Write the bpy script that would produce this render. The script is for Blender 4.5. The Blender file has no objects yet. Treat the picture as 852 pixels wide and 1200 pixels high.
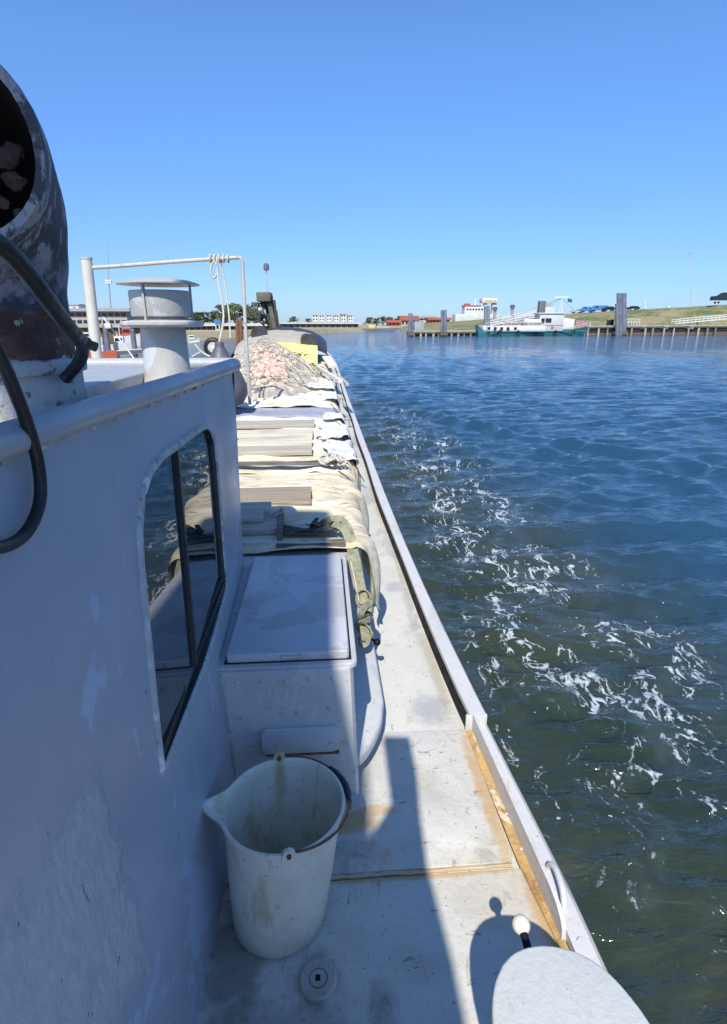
import bpy, bmesh, math, random
import numpy as np
from mathutils import Vector, Matrix, noise as mnoise
R = math.radians
random.seed(11)
sc = bpy.context.scene
COL = sc.collection

# ------------------------------------------------------------------ camera
H = 1.65
PITCH = math.atan(220/660.); PSI = math.atan(50*math.cos(PITCH)/660.)
cd = bpy.data.cameras.new("camera"); cam = bpy.data.objects.new("camera", cd); COL.objects.link(cam)
cam.location = (0, 0, H); cam.rotation_euler = (math.pi/2-PITCH, 0, -PSI)
cd.sensor_fit = 'VERTICAL'; cd.sensor_height = 36; cd.lens = 19.8; cd.clip_start = .02; cd.clip_end = 9000
sc.camera = cam

# ------------------------------------------------------------------ sky and sun
SDIR = Vector((-.19, -.84, 1)).normalized()
w = bpy.data.worlds.new("World"); sc.world = w; w.use_nodes = True
nt = w.node_tree; bg = nt.nodes['Background']
sky = nt.nodes.new('ShaderNodeTexSky'); sky.sky_type = 'NISHITA'; sky.sun_disc = False
sky.sun_elevation = math.asin(SDIR.z); sky.sun_rotation = math.atan2(SDIR.x, SDIR.y)
sky.altitude = 0; sky.air_density = 1.0; sky.dust_density = .25; sky.ozone_density = 3.0
tcw = nt.nodes.new('ShaderNodeTexCoord'); sxyz = nt.nodes.new('ShaderNodeSeparateXYZ'); nt.links.new(tcw.outputs['Generated'], sxyz.inputs[0])
cr_ = nt.nodes.new('ShaderNodeValToRGB'); nt.links.new(sxyz.outputs['Z'], cr_.inputs[0])
for i, (p_, c_) in enumerate(((0, (.35, .49, .78)), (.10, (.41, .57, .88)), (.35, (.58, .82, 1.12)), (1, (.60, .80, 1.06)))):
    e_ = cr_.color_ramp.elements[i] if i < 2 else cr_.color_ramp.elements.new(p_)
    e_.position = p_; e_.color = (*c_, 1)
mx = nt.nodes.new('ShaderNodeMix'); mx.data_type = 'RGBA'; mx.blend_type = 'MULTIPLY'; mx.inputs['Factor'].default_value = 1
nt.links.new(sky.outputs[0], mx.inputs['A']); nt.links.new(cr_.outputs[0], mx.inputs['B']); nt.links.new(mx.outputs['Result'], bg.inputs[0]); bg.inputs[1].default_value = .14
sl = bpy.data.lights.new("sun", 'SUN'); sun = bpy.data.objects.new("sun", sl); COL.objects.link(sun)
sl.energy = 4.7; sl.angle = R(.6); sl.color = (1, .95, .86)
sun.rotation_euler = SDIR.to_track_quat('Z', 'Y').to_euler(); sun.location = (-20, -80, 100)
vs = sc.view_settings; vs.view_transform = 'Standard'; vs.look = 'None'; vs.exposure = .38; vs.gamma = 1; vs.use_curve_mapping = False
sc.cycles.use_denoising = True; sc.cycles.denoising_input_passes = 'RGB_ALBEDO_NORMAL'; sc.cycles.denoising_prefilter = 'ACCURATE'
sc.cycles.max_bounces = 6

# ------------------------------------------------------------------ pixel ray helper (gives a real point at a chosen distance)
_f = Vector((math.sin(PSI)*math.cos(PITCH), math.cos(PSI)*math.cos(PITCH), -math.sin(PITCH)))
_r = Vector((math.cos(PSI), -math.sin(PSI), 0)); _u = _r.cross(_f)
def at(px, py, Y):
    d = _f+_r*(px-426)/660-_u*(py-600)/660
    return Vector((0, 0, H))+d*(Y/d.y)
def atz(px, py, z):
    d = _f+_r*(px-426)/660-_u*(py-600)/660
    return Vector((0, 0, H))+d*((z-H)/d.z)
WZ = -1.2

# ------------------------------------------------------------------ materials
def hexmix(nt, fac, a, b):
    m = nt.nodes.new('ShaderNodeMix'); m.data_type = 'RGBA'
    nt.links.new(fac, m.inputs['Factor'])
    for s, v in ((m.inputs['A'], a), (m.inputs['B'], b)):
        if isinstance(v, tuple): s.default_value = (*v[:3], 1)
        else: nt.links.new(v, s)
    return m.outputs['Result']
def nnode(nt, co, scale, detail=5, rough=.6, dist=0, stretch=None):
    n = nt.nodes.new('ShaderNodeTexNoise'); n.inputs['Scale'].default_value = scale
    n.inputs['Detail'].default_value = detail; n.inputs['Roughness'].default_value = rough; n.inputs['Distortion'].default_value = dist
    if stretch:
        mp = nt.nodes.new('ShaderNodeMapping'); mp.inputs['Scale'].default_value = stretch
        nt.links.new(co, mp.inputs[0]); co = mp.outputs[0]
    nt.links.new(co, n.inputs['Vector']); return n.outputs['Fac']
def ramp(nt, fac, lo, hi, a=0, b=1):
    m = nt.nodes.new('ShaderNodeMapRange'); m.interpolation_type = 'SMOOTHSTEP'
    for k, v in zip(('From Min', 'From Max', 'To Min', 'To Max'), (lo, hi, a, b)): m.inputs[k].default_value = v
    nt.links.new(fac, m.inputs['Value']); return m.outputs['Result']
def mathn(nt, op, a, b=None, clamp=False):
    m = nt.nodes.new('ShaderNodeMath'); m.operation = op; m.use_clamp = clamp
    for i, v in enumerate((a, b)):
        if v is None: continue
        if isinstance(v, (int, float)): m.inputs[i].default_value = v
        else: nt.links.new(v, m.inputs[i])
    return m.outputs[0]
def newmat(name):
    m = bpy.data.materials.new(name); m.use_nodes = True
    nt = m.node_tree; bs = nt.nodes['Principled BSDF']
    tc = nt.nodes.new('ShaderNodeNewGeometry')
    return m, nt, bs, tc.outputs['Position']
def mat(name, base, rough=.55, var=.12, vscale=6, layers=(), bump=.0, bscale=60, metal=0, spec=.5, vstretch=None):
    """layers: (colour, scale, lo, hi, stretch, amount)"""
    m, nt, bs, co = newmat(name)
    n = nnode(nt, co, vscale, 6, .65, .3, vstretch)
    d = tuple(max(0, c*(1-var)) for c in base); l = tuple(min(1, c*(1+var)) for c in base)
    col = hexmix(nt, ramp(nt, n, .3, .7), d, l)
    rsock = None
    for (c, s, lo, hi, st, amt) in layers:
        f = nnode(nt, co, s, 8, .68, .6, st)
        col = hexmix(nt, ramp(nt, f, lo, hi, 0, amt), col, c)
    nt.links.new(col, bs.inputs['Base Color'])
    rn = nnode(nt, co, vscale*2.3, 5)
    nt.links.new(ramp(nt, rn, .25, .75, max(.02, rough-.12), min(1, rough+.12)), bs.inputs['Roughness'])
    bs.inputs['Metallic'].default_value = metal
    bs.inputs['Specular IOR Level'].default_value = spec
    if bump:
        b = nt.nodes.new('ShaderNodeBump'); b.inputs['Strength'].default_value = bump; b.inputs['Distance'].default_value = .01
        bn = nnode(nt, co, bscale, 6, .6); nt.links.new(bn, b.inputs['Height']); nt.links.new(b.outputs[0], bs.inputs['Normal'])
    return m
RUST = (.22, .09, .03); RUSTY = (.48, .27, .09); DIRT = (.16, .14, .11)
M = {}
M['deck'] = mat('deck_paint', (.54, .53, .48), .5, .06, 3,
    [((.36, .37, .38), 1.3, .53, .545, (1.6, .6, 1), .6), ((.33, .31, .26), 5, .55, .68, None, .5), (RUSTY, 7, .585, .70, None, .5), (DIRT, 42, .625, .65, (1, .45, 1), .7), ((.10, .09, .08), 110, .715, .74, None, .8)], .25, 40)
M['deck_aft'] = mat('deck_paint_aft', (.54, .525, .47), .48, .08, 2.4,
    [((.40, .41, .42), 1.7, .55, .565, None, .35), ((.42, .38, .30), 2.6, .45, .62, None, .55), (RUSTY, 4.2, .575, .68, None, .6), ((.24, .23, .20), 6, .56, .66, None, .55), (DIRT, 36, .625, .65, (.4, 1, 1), .7), ((.32, .21, .10), 40, .63, .66, (1, .3, 1), .6), ((.06, .05, .04), 75, .645, .66, None, .9)], .35, 35)
def stain(m, masks, colr):
    nt = m.node_tree; bs = nt.nodes['Principled BSDF']; co = [n for n in nt.nodes if n.type == 'NEW_GEOMETRY'][0].outputs['Position']
    sp = nt.nodes.new('ShaderNodeSeparateXYZ'); nt.links.new(co, sp.inputs[0])
    col = bs.inputs['Base Color'].links[0].from_socket
    for (x0, y0, rx, ry, slope, amt) in masks:
        wob = mathn(nt, 'MULTIPLY', mathn(nt, 'SUBTRACT', nnode(nt, co, 16, 7, .7), .5), 2.4)
        dx = mathn(nt, 'DIVIDE', mathn(nt, 'SUBTRACT', sp.outputs['X'], x0), rx)
        dy = mathn(nt, 'DIVIDE', mathn(nt, 'SUBTRACT', mathn(nt, 'ADD', sp.outputs['Y'], mathn(nt, 'MULTIPLY', sp.outputs['X'], slope)), y0), ry)
        r = mathn(nt, 'ADD', mathn(nt, 'ADD', mathn(nt, 'MULTIPLY', dx, dx), mathn(nt, 'MULTIPLY', dy, dy)), wob)
        col = hexmix(nt, ramp(nt, r, 0, 1.1, amt, 0), col, colr)
    nt.links.new(col, bs.inputs['Base Color'])
stain(M['deck'], [(.46, 2.10, .11, .13, 0, .85), (.44, 3.35, .07, .10, 0, .7), (.50, 3.0, .03, .6, 0, .5), (.38, 5.3, .12, .25, 0, .7), (.46, 8.2, .10, .5, 0, .6)], (.34, .345, .35))
stain(M['deck'], [(.53, 2.4, .035, .5, 0, .6), (.52, 3.6, .03, .7, 0, .5), (.50, 5.5, .04, 1.2, 0, .5)], (.34, .30, .21))
stain(M['deck_aft'], [(.05, 1.50, .13, .05, 0, .8), (.16, 1.55, .10, .03, 0, .6), (.25, 1.300, .42, .018, 0, .75), (.56, 1.62, .035, .40, 0, .7), (.62, 1.15, .05, .25, 0, .7)], (.45, .27, .09))
stain(M['deck_aft'], [(-.28, 1.08, .10, .22, 0, .75), (-.12, .92, .22, .08, 0, .5), (-.05, 1.02, .085, .085, 0, .5), (.12, .92, .05, .12, 0, .45), (-.30, 1.5, .08, .3, 0, .7), (.0, 1.40, .16, .05, 0, .35)], (.17, .155, .12))
M['trunk'] = mat('trunk_paint', (.47, .47, .455), .5, .06, 3,
    [((.38, .39, .40), 3.4, .53, .55, None, .6), (RUSTY, 6, .60, .72, None, .5), (DIRT, 40, .62, .65, None, .75), ((.55, .55, .53), 9, .60, .62, None, .6)], .25, 45)
M['lid'] = mat('lid_paint', (.50, .50, .515), .38, .05, 2.5,
    [((.385, .375, .365), 1.9, .545, .56, None, .75), (DIRT, 50, .64, .67, None, .75), (RUSTY, 9, .63, .74, None, .4)], .12, 45)
def wall_mat():
    m, nt, bs, co = newmat('wall_paint')
    col = hexmix(nt, ramp(nt, nnode(nt, co, 2.2, 6), .3, .7), (.33, .345, .39), (.38, .395, .44))
    pt = ramp(nt, nnode(nt, co, 2.4, 7, .6, .5), .60, .61)
    col = hexmix(nt, mathn(nt, 'MULTIPLY', pt, .6), col, (.43, .52, .65))
    # worn rough patch low on the wall: a stain with its own outline
    sp = nt.nodes.new('ShaderNodeSeparateXYZ'); nt.links.new(co, sp.inputs[0])
    wob = mathn(nt, 'MULTIPLY', mathn(nt, 'SUBTRACT', nnode(nt, co, 9, 7), .5), .30)
    yb = mathn(nt, 'ADD', sp.outputs['Y'], wob)
    zb = mathn(nt, 'ADD', sp.outputs['Z'], wob)
    patch = mathn(nt, 'MULTIPLY', ramp(nt, yb, .82, .86, 1, 0), ramp(nt, zb, .86, .92, 1, 0))
    patch = mathn(nt, 'MULTIPLY', patch, ramp(nt, zb, .38, .5))
    grain = ramp(nt, nnode(nt, co, 60, 5, .7, 0, (1, 1, .4)), .35, .65, .35, .95)
    col = hexmix(nt, mathn(nt, 'MULTIPLY', patch, mathn(nt, 'MULTIPLY', grain, .75)), col, (.56, .55, .52))
    col = hexmix(nt, ramp(nt, nnode(nt, co, 26, 6, .7, .3, (1, 1, .25)), .65, .68, 0, .5), col, (.60, .60, .58))
    col = hexmix(nt, ramp(nt, nnode(nt, co, 33, 5, .7, 0, (1, 1, .3)), .675, .69, 0, .9), col, (.05, .045, .05))
    nt.links.new(col, bs.inputs['Base Color'])
    nt.links.new(ramp(nt, nnode(nt, co, 5, 5), .3, .7, .28, .42), bs.inputs['Roughness'])
    b1 = nt.nodes.new('ShaderNodeBump'); b1.inputs['Strength'].default_value = .5; b1.inputs['Distance'].default_value = .012
    hgt = mathn(nt, 'MULTIPLY', nnode(nt, co, 55, 6, .65, 0, (1, 1, .5)), patch)
    b2 = nt.nodes.new('ShaderNodeBump'); b2.inputs['Strength'].default_value = .10; b2.inputs['Distance'].default_value = .01
    nt.links.new(nnode(nt, co, 70, 4), b2.inputs['Height']); nt.links.new(b2.outputs[0], b1.inputs['Normal'])
    b3 = nt.nodes.new('ShaderNodeBump'); b3.inputs['Strength'].default_value = .25; b3.inputs['Distance'].default_value = .05
    nt.links.new(nnode(nt, co, 2.2, 2), b3.inputs['Height']); nt.links.new(b3.outputs[0], b2.inputs['Normal'])
    nt.links.new(hgt, b1.inputs['Height']); nt.links.new(b1.outputs[0], bs.inputs['Normal'])
    return m
M['wall'] = wall_mat()
M['roof'] = mat('roof_paint', (.35, .36, .375), .42, .06, 3, [((.42, .43, .47), 4, .57, .585, None, .6), (RUSTY, 9, .74, .82, None, .5)], .2, 40)
M['gun'] = mat('gunwale_paint', (.53, .52, .51), .45, .05, 3, [((.40, .40, .38), 6, .56, .60, (1, .3, 1), .5), (RUSTY, 9, .59, .70, None, .45), (DIRT, 45, .63, .66, None, .7)], .2, 50)
M['hull'] = mat('hull_paint', (.40, .41, .42), .5, .1, 2, [(RUST, 5, .62, .8, (1, 1, .3), .6)], .2, 20)
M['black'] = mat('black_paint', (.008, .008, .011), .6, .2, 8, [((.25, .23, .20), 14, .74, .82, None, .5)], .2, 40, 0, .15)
M['rustch'] = mat('rusted_channel', (.44, .28, .11), .75, .25, 14, [((.24, .12, .05), 18, .52, .66, (1, .5, 1), .85), ((.62, .58, .48), 9, .55, .62, (1, .4, 1), .9), ((.06, .04, .03), 45, .68, .72, None, .8)], .5, 60)
M['frame'] = mat('old_sealant', (.44, .445, .43), .6, .12, 18, [((.16, .14, .13), 22, .56, .60, (1, 2.5, .4), .8), ((.28, .11, .05), 14, .59, .63, None, .75), ((.75, .74, .70), 12, .55, .60, None, .8)], .6, 60)
M['rubber'] = mat('black_rubber', (.012, .012, .014), .45, .3, 20, [((.20, .19, .17), 40, .72, .78, None, .6)], .2, 80)
M['hose'] = mat('hose_rubber', (.010, .010, .010), .5, .3, 20, [((.45, .45, .44), 55, .73, .76, None, .8)], .2, 80)
M['soot'] = mat('soot', (.012, .011, .012), .9, .3, 20, (), .4, 40)
def chim_mat():
    m, nt, bs, co = newmat('burnt_paint')
    sp = nt.nodes.new('ShaderNodeSeparateXYZ'); nt.links.new(co, sp.inputs[0])
    z = mathn(nt, 'ADD', sp.outputs['Z'], mathn(nt, 'MULTIPLY', mathn(nt, 'SUBTRACT', nnode(nt, co, 22, 6), .5), .05))
    col = hexmix(nt, ramp(nt, nnode(nt, co, 16, 10, .76, .2), .42, .60), (.05, .047, .058), (.25, .25, .28))
    up = hexmix(nt, ramp(nt, nnode(nt, co, 9, 10, .74, .25, (1.5, 1.5, .7)), .47, .535), (.05, .048, .06), (.30, .30, .32))
    col = hexmix(nt, ramp(nt, z, 1.74, 1.77), col, up)
    rust = hexmix(nt, ramp(nt, nnode(nt, co, 16, 8, .7, .5), .40, .62), (.06, .025, .018), (.19, .07, .04))
    rust = hexmix(nt, ramp(nt, nnode(nt, co, 18, 7, .6), .635, .66), rust, (.42, .40, .26))
    col = hexmix(nt, ramp(nt, z, 1.665, 1.675), rust, col)
    low = hexmix(nt, ramp(nt, nnode(nt, co, 12, 6), .50, .62), (.46, .46, .44), (.30, .16, .06))
    low = hexmix(nt, ramp(nt, nnode(nt, co, 30, 6), .56, .62), low, (.17, .15, .14))
    col = hexmix(nt, ramp(nt, z, 1.583, 1.588), low, col)
    nt.links.new(col, bs.inputs['Base Color']); bs.inputs['Roughness'].default_value = .72
    b = nt.nodes.new('ShaderNodeBump'); b.inputs['Strength'].default_value = .7; b.inputs['Distance'].default_value = .008
    nt.links.new(nnode(nt, co, 45, 8, .7), b.inputs['Height']); nt.links.new(b.outputs[0], bs.inputs['Normal'])
    return m
M['chim'] = chim_mat()
M['carbon'] = mat('flaking_rust', (.10, .055, .045), .95, .35, 60, [((.05, .04, .04), 50, .5, .6, None, .8)], 1, 90)
M['vent'] = mat('vent_paint', (.40, .39, .365), .5, .05, 5, [((.52, .54, .56), 7, .56, .57, None, .7), ((.34, .35, .38), 5, .58, .6, None, .7), ((.70, .68, .62), 7, .70, .73, None, .6)], .15, 60)
M['galv'] = mat('galvanised_pipe', (.46, .44, .40), .5, .1, 5, [((.22, .13, .08), 9, .56, .68, None, .7)], .2, 60)
M['post'] = mat('cream_post_paint', (.56, .54, .47), .45, .06, 5, [(RUST, 9, .70, .78, None, .6)], .15, 60)
def bucket_mat():
    m, nt, bs, co = newmat('bucket_plastic')
    col = hexmix(nt, ramp(nt, nnode(nt, co, 9, 6), .3, .7), (.64, .60, .47), (.74, .70, .58))
    sp = nt.nodes.new('ShaderNodeSeparateXYZ'); nt.links.new(co, sp.inputs[0])
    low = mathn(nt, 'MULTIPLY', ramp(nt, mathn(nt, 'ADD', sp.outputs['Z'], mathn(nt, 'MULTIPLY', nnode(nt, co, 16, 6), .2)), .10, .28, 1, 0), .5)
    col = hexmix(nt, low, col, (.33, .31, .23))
    dx = mathn(nt, 'ABSOLUTE', mathn(nt, 'ADD', sp.outputs['X'], .158))
    st = mathn(nt, 'MULTIPLY', ramp(nt, mathn(nt, 'ADD', dx, mathn(nt, 'MULTIPLY', nnode(nt, co, 30, 5), .03)), .015, .042, 1, 0), ramp(nt, sp.outputs['Y'], 1.33, 1.38))
    st = mathn(nt, 'MULTIPLY', st, ramp(nt, sp.outputs['Z'], .14, .36, 0, .7))
    col = hexmix(nt, st, col, (.42, .25, .07))
    col = hexmix(nt, ramp(nt, nnode(nt, co, 13, 6, .6, .3, (1, 1, .4)), .54, .66, 0, .5), col, (.42, .30, .13))
    col = hexmix(nt, ramp(nt, nnode(nt, co, 80, 6), .645, .665, 0, .6), col, (.15, .12, .09))
    nt.links.new(col, bs.inputs['Base Color']); bs.inputs['Roughness'].default_value = .42
    bs.inputs['Subsurface Weight'].default_value = .15; bs.inputs['Subsurface Radius'].default_value = (.01, .01, .008)
    return m
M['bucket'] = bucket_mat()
M['rust'] = mat('rust', (.16, .075, .045), .85, .35, 60, [((.30, .14, .05), 40, .5, .6, None, .7)], .6, 120)
M['blueplastic'] = mat('dark_blue_plastic', (.015, .022, .045), .4, .2, 30)
M['cover'] = mat('cover_paint', (.48, .49, .47), .5, .05, 4, [((.66, .67, .65), 14, .68, .71, None, .6), ((.34, .34, .31), 18, .58, .66, None, .5), (DIRT, 60, .64, .67, None, .6)], .25, 60)
def tarp_mat(name, base, yellow=.5, dirt=.7):
    m, nt, bs, co = newmat(name)
    col = hexmix(nt, ramp(nt, nnode(nt, co, 3, 6), .3, .7), tuple(c*.95 for c in base), tuple(min(1, c*1.06) for c in base))
    col = hexmix(nt, ramp(nt, nnode(nt, co, 2.6, 7, .65, .5, (.7, 1.4, 1)), .44, .62, 0, yellow), col, (.47, .36, .19))
    col = hexmix(nt, ramp(nt, nnode(nt, co, 6, 7, .7, .4, (.5, 2.4, 1)), .52, .64, 0, dirt), col, (.23, .20, .15))
    col = hexmix(nt, ramp(nt, nnode(nt, co, 24, 7, .7, .5, (.35, 1.2, 1)), .60, .65, 0, .7), col, (.09, .08, .06))
    nt.links.new(col, bs.inputs['Base Color']); bs.inputs['Roughness'].default_value = .75; bs.inputs['Specular IOR Level'].default_value = .25
    b = nt.nodes.new('ShaderNodeBump'); b.inputs['Strength'].default_value = .5; b.inputs['Distance'].default_value = .02
    nt.links.new(nnode(nt, co, 9, 7, .6, .8, (.6, 1.6, 1)), b.inputs['Height']); nt.links.new(b.outputs[0], bs.inputs['Normal'])
    return m
M['tarp'] = tarp_mat('cream_tarp', (.66, .595, .45), .6, .5)
M['tarp_w'] = tarp_mat('white_tarp', (.70, .67, .58), .4, .5)
M['tarp_g'] = tarp_mat('grey_tarp', (.27, .29, .35), .05, .35)
M['plastic'] = mat('white_sheet', (.66, .655, .63), .5, .06, 6, [((.42, .38, .30), 7, .53, .66, None, .6), ((.20, .18, .15), 24, .62, .66, None, .5)], .5, 20)
def wood(name, base, dark):
    m, nt, bs, co = newmat(name)
    g = nnode(nt, co, 7, 8, .7, .5, (.35, 9, 4))
    col = hexmix(nt, ramp(nt, g, .35, .65), dark, base)
    col = hexmix(nt, ramp(nt, nnode(nt, co, 18, 6, .7, .2, (.15, 6, 3)), .64, .69, 0, .8), col, (.05, .04, .03))
    col = hexmix(nt, ramp(nt, nnode(nt, co, 3, 5), .5, .7, 0, .4), col, (.30, .26, .19))
    nt.links.new(col, bs.inputs['Base Color']); bs.inputs['Roughness'].default_value = .85
    b = nt.nodes.new('ShaderNodeBump'); b.inputs['Strength'].default_value = .6; b.inputs['Distance'].default_value = .006
    nt.links.new(g, b.inputs['Height']); nt.links.new(b.outputs[0], bs.inputs['Normal'])
    return m
M['wood'] = wood('weathered_wood', (.48, .44, .36), (.30, .265, .21))
M['wood_l'] = wood('pale_wood', (.66, .60, .48), (.46, .41, .32))
M['wood_b'] = wood('brown_wood', (.36, .29, .21), (.22, .175, .12))
M['wood_d'] = wood('dark_wood', (.19, .165, .135), (.08, .07, .06))
M['strap'] = mat('olive_webbing', (.27, .265, .175), .9, .25, 30, [((.11, .105, .07), 18, .52, .68, None, .7)], .6, 160)
M['strap_d'] = mat('dark_webbing', (.11, .095, .075), .95, .35, 40, [((.22, .19, .14), 30, .55, .65, None, .7)], .8, 130)
M['rope'] = mat('pale_rope', (.50, .47, .39), .9, .2, 60, (), .6, 160)
M['rope_d'] = mat('dark_rope', (.10, .10, .095), .9, .2, 60, (), .6, 160)
M['fender'] = mat('grey_fender', (.085, .085, .10), .5, .12, 6, [((.16, .12, .09), 6, .58, .74, None, .5)], .2, 40)
M['net'] = mat('fishing_net', (.50, .43, .35), .95, .35, 5, [((.22, .185, .14), 16, .48, .66, None, .8), ((.55, .49, .40), 22, .6, .7, None, .7)], 1, 40)
M['float'] = mat('orange_float', (.60, .36, .27), .7, .3, 9, [((.64, .53, .44), 6, .42, .60, None, .8)], .3, 40)
M['red'] = mat('dark_red_net', (.22, .04, .05), .9, .4, 12, [((.35, .25, .22), 20, .55, .65, None, .7)], .8, 50)
def yellow_mat():
    return mat('yellow_tarp', (.78, .72, .20), .6, .06, 2, [((.64, .55, .12), 2, .55, .7, None, .6)], .3, 6)
M['yellow'] = yellow_mat()
M['ink'] = mat('black_lettering', (.05, .05, .03), .7, .1, 5)
M['moundg'] = tarp_mat('grey_canvas', (.36, .34, .29), .2, .3)
M['moundb'] = mat('black_sheet', (.035, .035, .042), .5, .4, 3, (), .5, 8)
M['crane'] = mat('dark_green_steel', (.045, .048, .035), .6, .3, 3, [((.12, .11, .07), 5, .56, .64, None, .6)], .3, 10)
M['crane2'] = mat('olive_steel', (.10, .10, .065), .6, .2, 3)
M['white'] = mat('white_paint', (.62, .62, .60), .5, .05, .6)
M['offwhite'] = mat('dull_white_paint', (.48, .49, .47), .55, .08, .4)
M['grey'] = mat('grey_paint', (.30, .31, .32), .6, .1, .5)
M['greyd'] = mat('dark_grey', (.12, .125, .13), .6, .15, .5)
M['teal'] = mat('teal_hull', (.02, .15, .17), .45, .12, .6, [((.06, .12, .11), 1.5, .58, .7, None, .5)])
M['pile'] = mat('steel_pile', (.13, .15, .19), .6, .25, .6, [((.08, .06, .05), 1.2, .5, .7, (1, 1, .3), .6)])
M['conc'] = mat('concrete', (.36, .34, .29), .85, .15, .5, [((.20, .18, .15), .8, .55, .7, None, .6)])
M['concd'] = mat('dark_timber', (.11, .09, .07), .9, .2, .5)
M['postd'] = mat('old_piles', (.20, .18, .15), .9, .25, .5)
M['glass'] = mat('dark_glass', (.02, .025, .03), .1, .1, 1)
M['redroof'] = mat('red_roof', (.36, .10, .065), .8, .12, .3)
M['redp'] = mat('red_paint', (.45, .07, .06), .5, .12, .3)
M['pinkp'] = mat('faded_red', (.42, .20, .19), .7, .15, 1)
M['orange'] = mat('orange_hull', (.58, .13, .06), .5, .12, .3)
M['blue'] = mat('blue_paint', (.06, .18, .42), .4, .1, .5)
M['bluef'] = mat('blue_flag', (.04, .22, .50), .8, .1, .5)
M['carpaint'] = mat('dark_car_paint', (.02, .024, .032), .25, .1, .5)
M['silver'] = mat('silver_car_paint', (.42, .44, .46), .3, .1, .5)
M['brick'] = mat('dark_facade', (.17, .145, .125), .8, .15, .3)
M['sheet'] = mat('rusty_sheet_piles', (.30, .17, .08), .8, .35, .35, [((.10, .07, .05), 1.5, .5, .62, (2, 2, .2), .7)])
M['sand'] = mat('straw_bank', (.32, .265, .165), .95, .18, .06, [((.18, .17, .08), .12, .5, .68, None, .6)])
M['leaf1'] = mat('leaves', (.075, .11, .04), .7, .4, .8)
M['leaf2'] = mat('leaves_pale', (.11, .13, .06), .7, .4, .8)
M['bark'] = mat('bark', (.08, .06, .045), .9, .2, 2)
M['yell2'] = mat('yellow_superstructure', (.55, .45, .18), .6, .1, .5)
def grass_mat():
    m, nt, bs, co = newmat('dike_grass')
    a = hexmix(nt, ramp(nt, nnode(nt, co, .09, 9, .75, 0, (1, 1, 3)), .42, .58), (.085, .115, .035), (.27, .225, .115))
    a = hexmix(nt, ramp(nt, nnode(nt, co, .6, 8, .75, 0, (1, 1, 2)), .45, .68, 0, .7), a, (.30, .26, .15))
    a = hexmix(nt, ramp(nt, nnode(nt, co, 1.3, 6, .7), .52, .68, 0, .7), a, (.07, .085, .03))
    nt.links.new(a, bs.inputs['Base Color']); bs.inputs['Roughness'].default_value = .95
    b = nt.nodes.new('ShaderNodeBump'); b.inputs['Distance'].default_value = .5
    nt.links.new(nnode(nt, co, 1.2, 6), b.inputs['Height']); nt.links.new(b.outputs[0], bs.inputs['Normal'])
    return m
M['grass'] = grass_mat()
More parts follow.
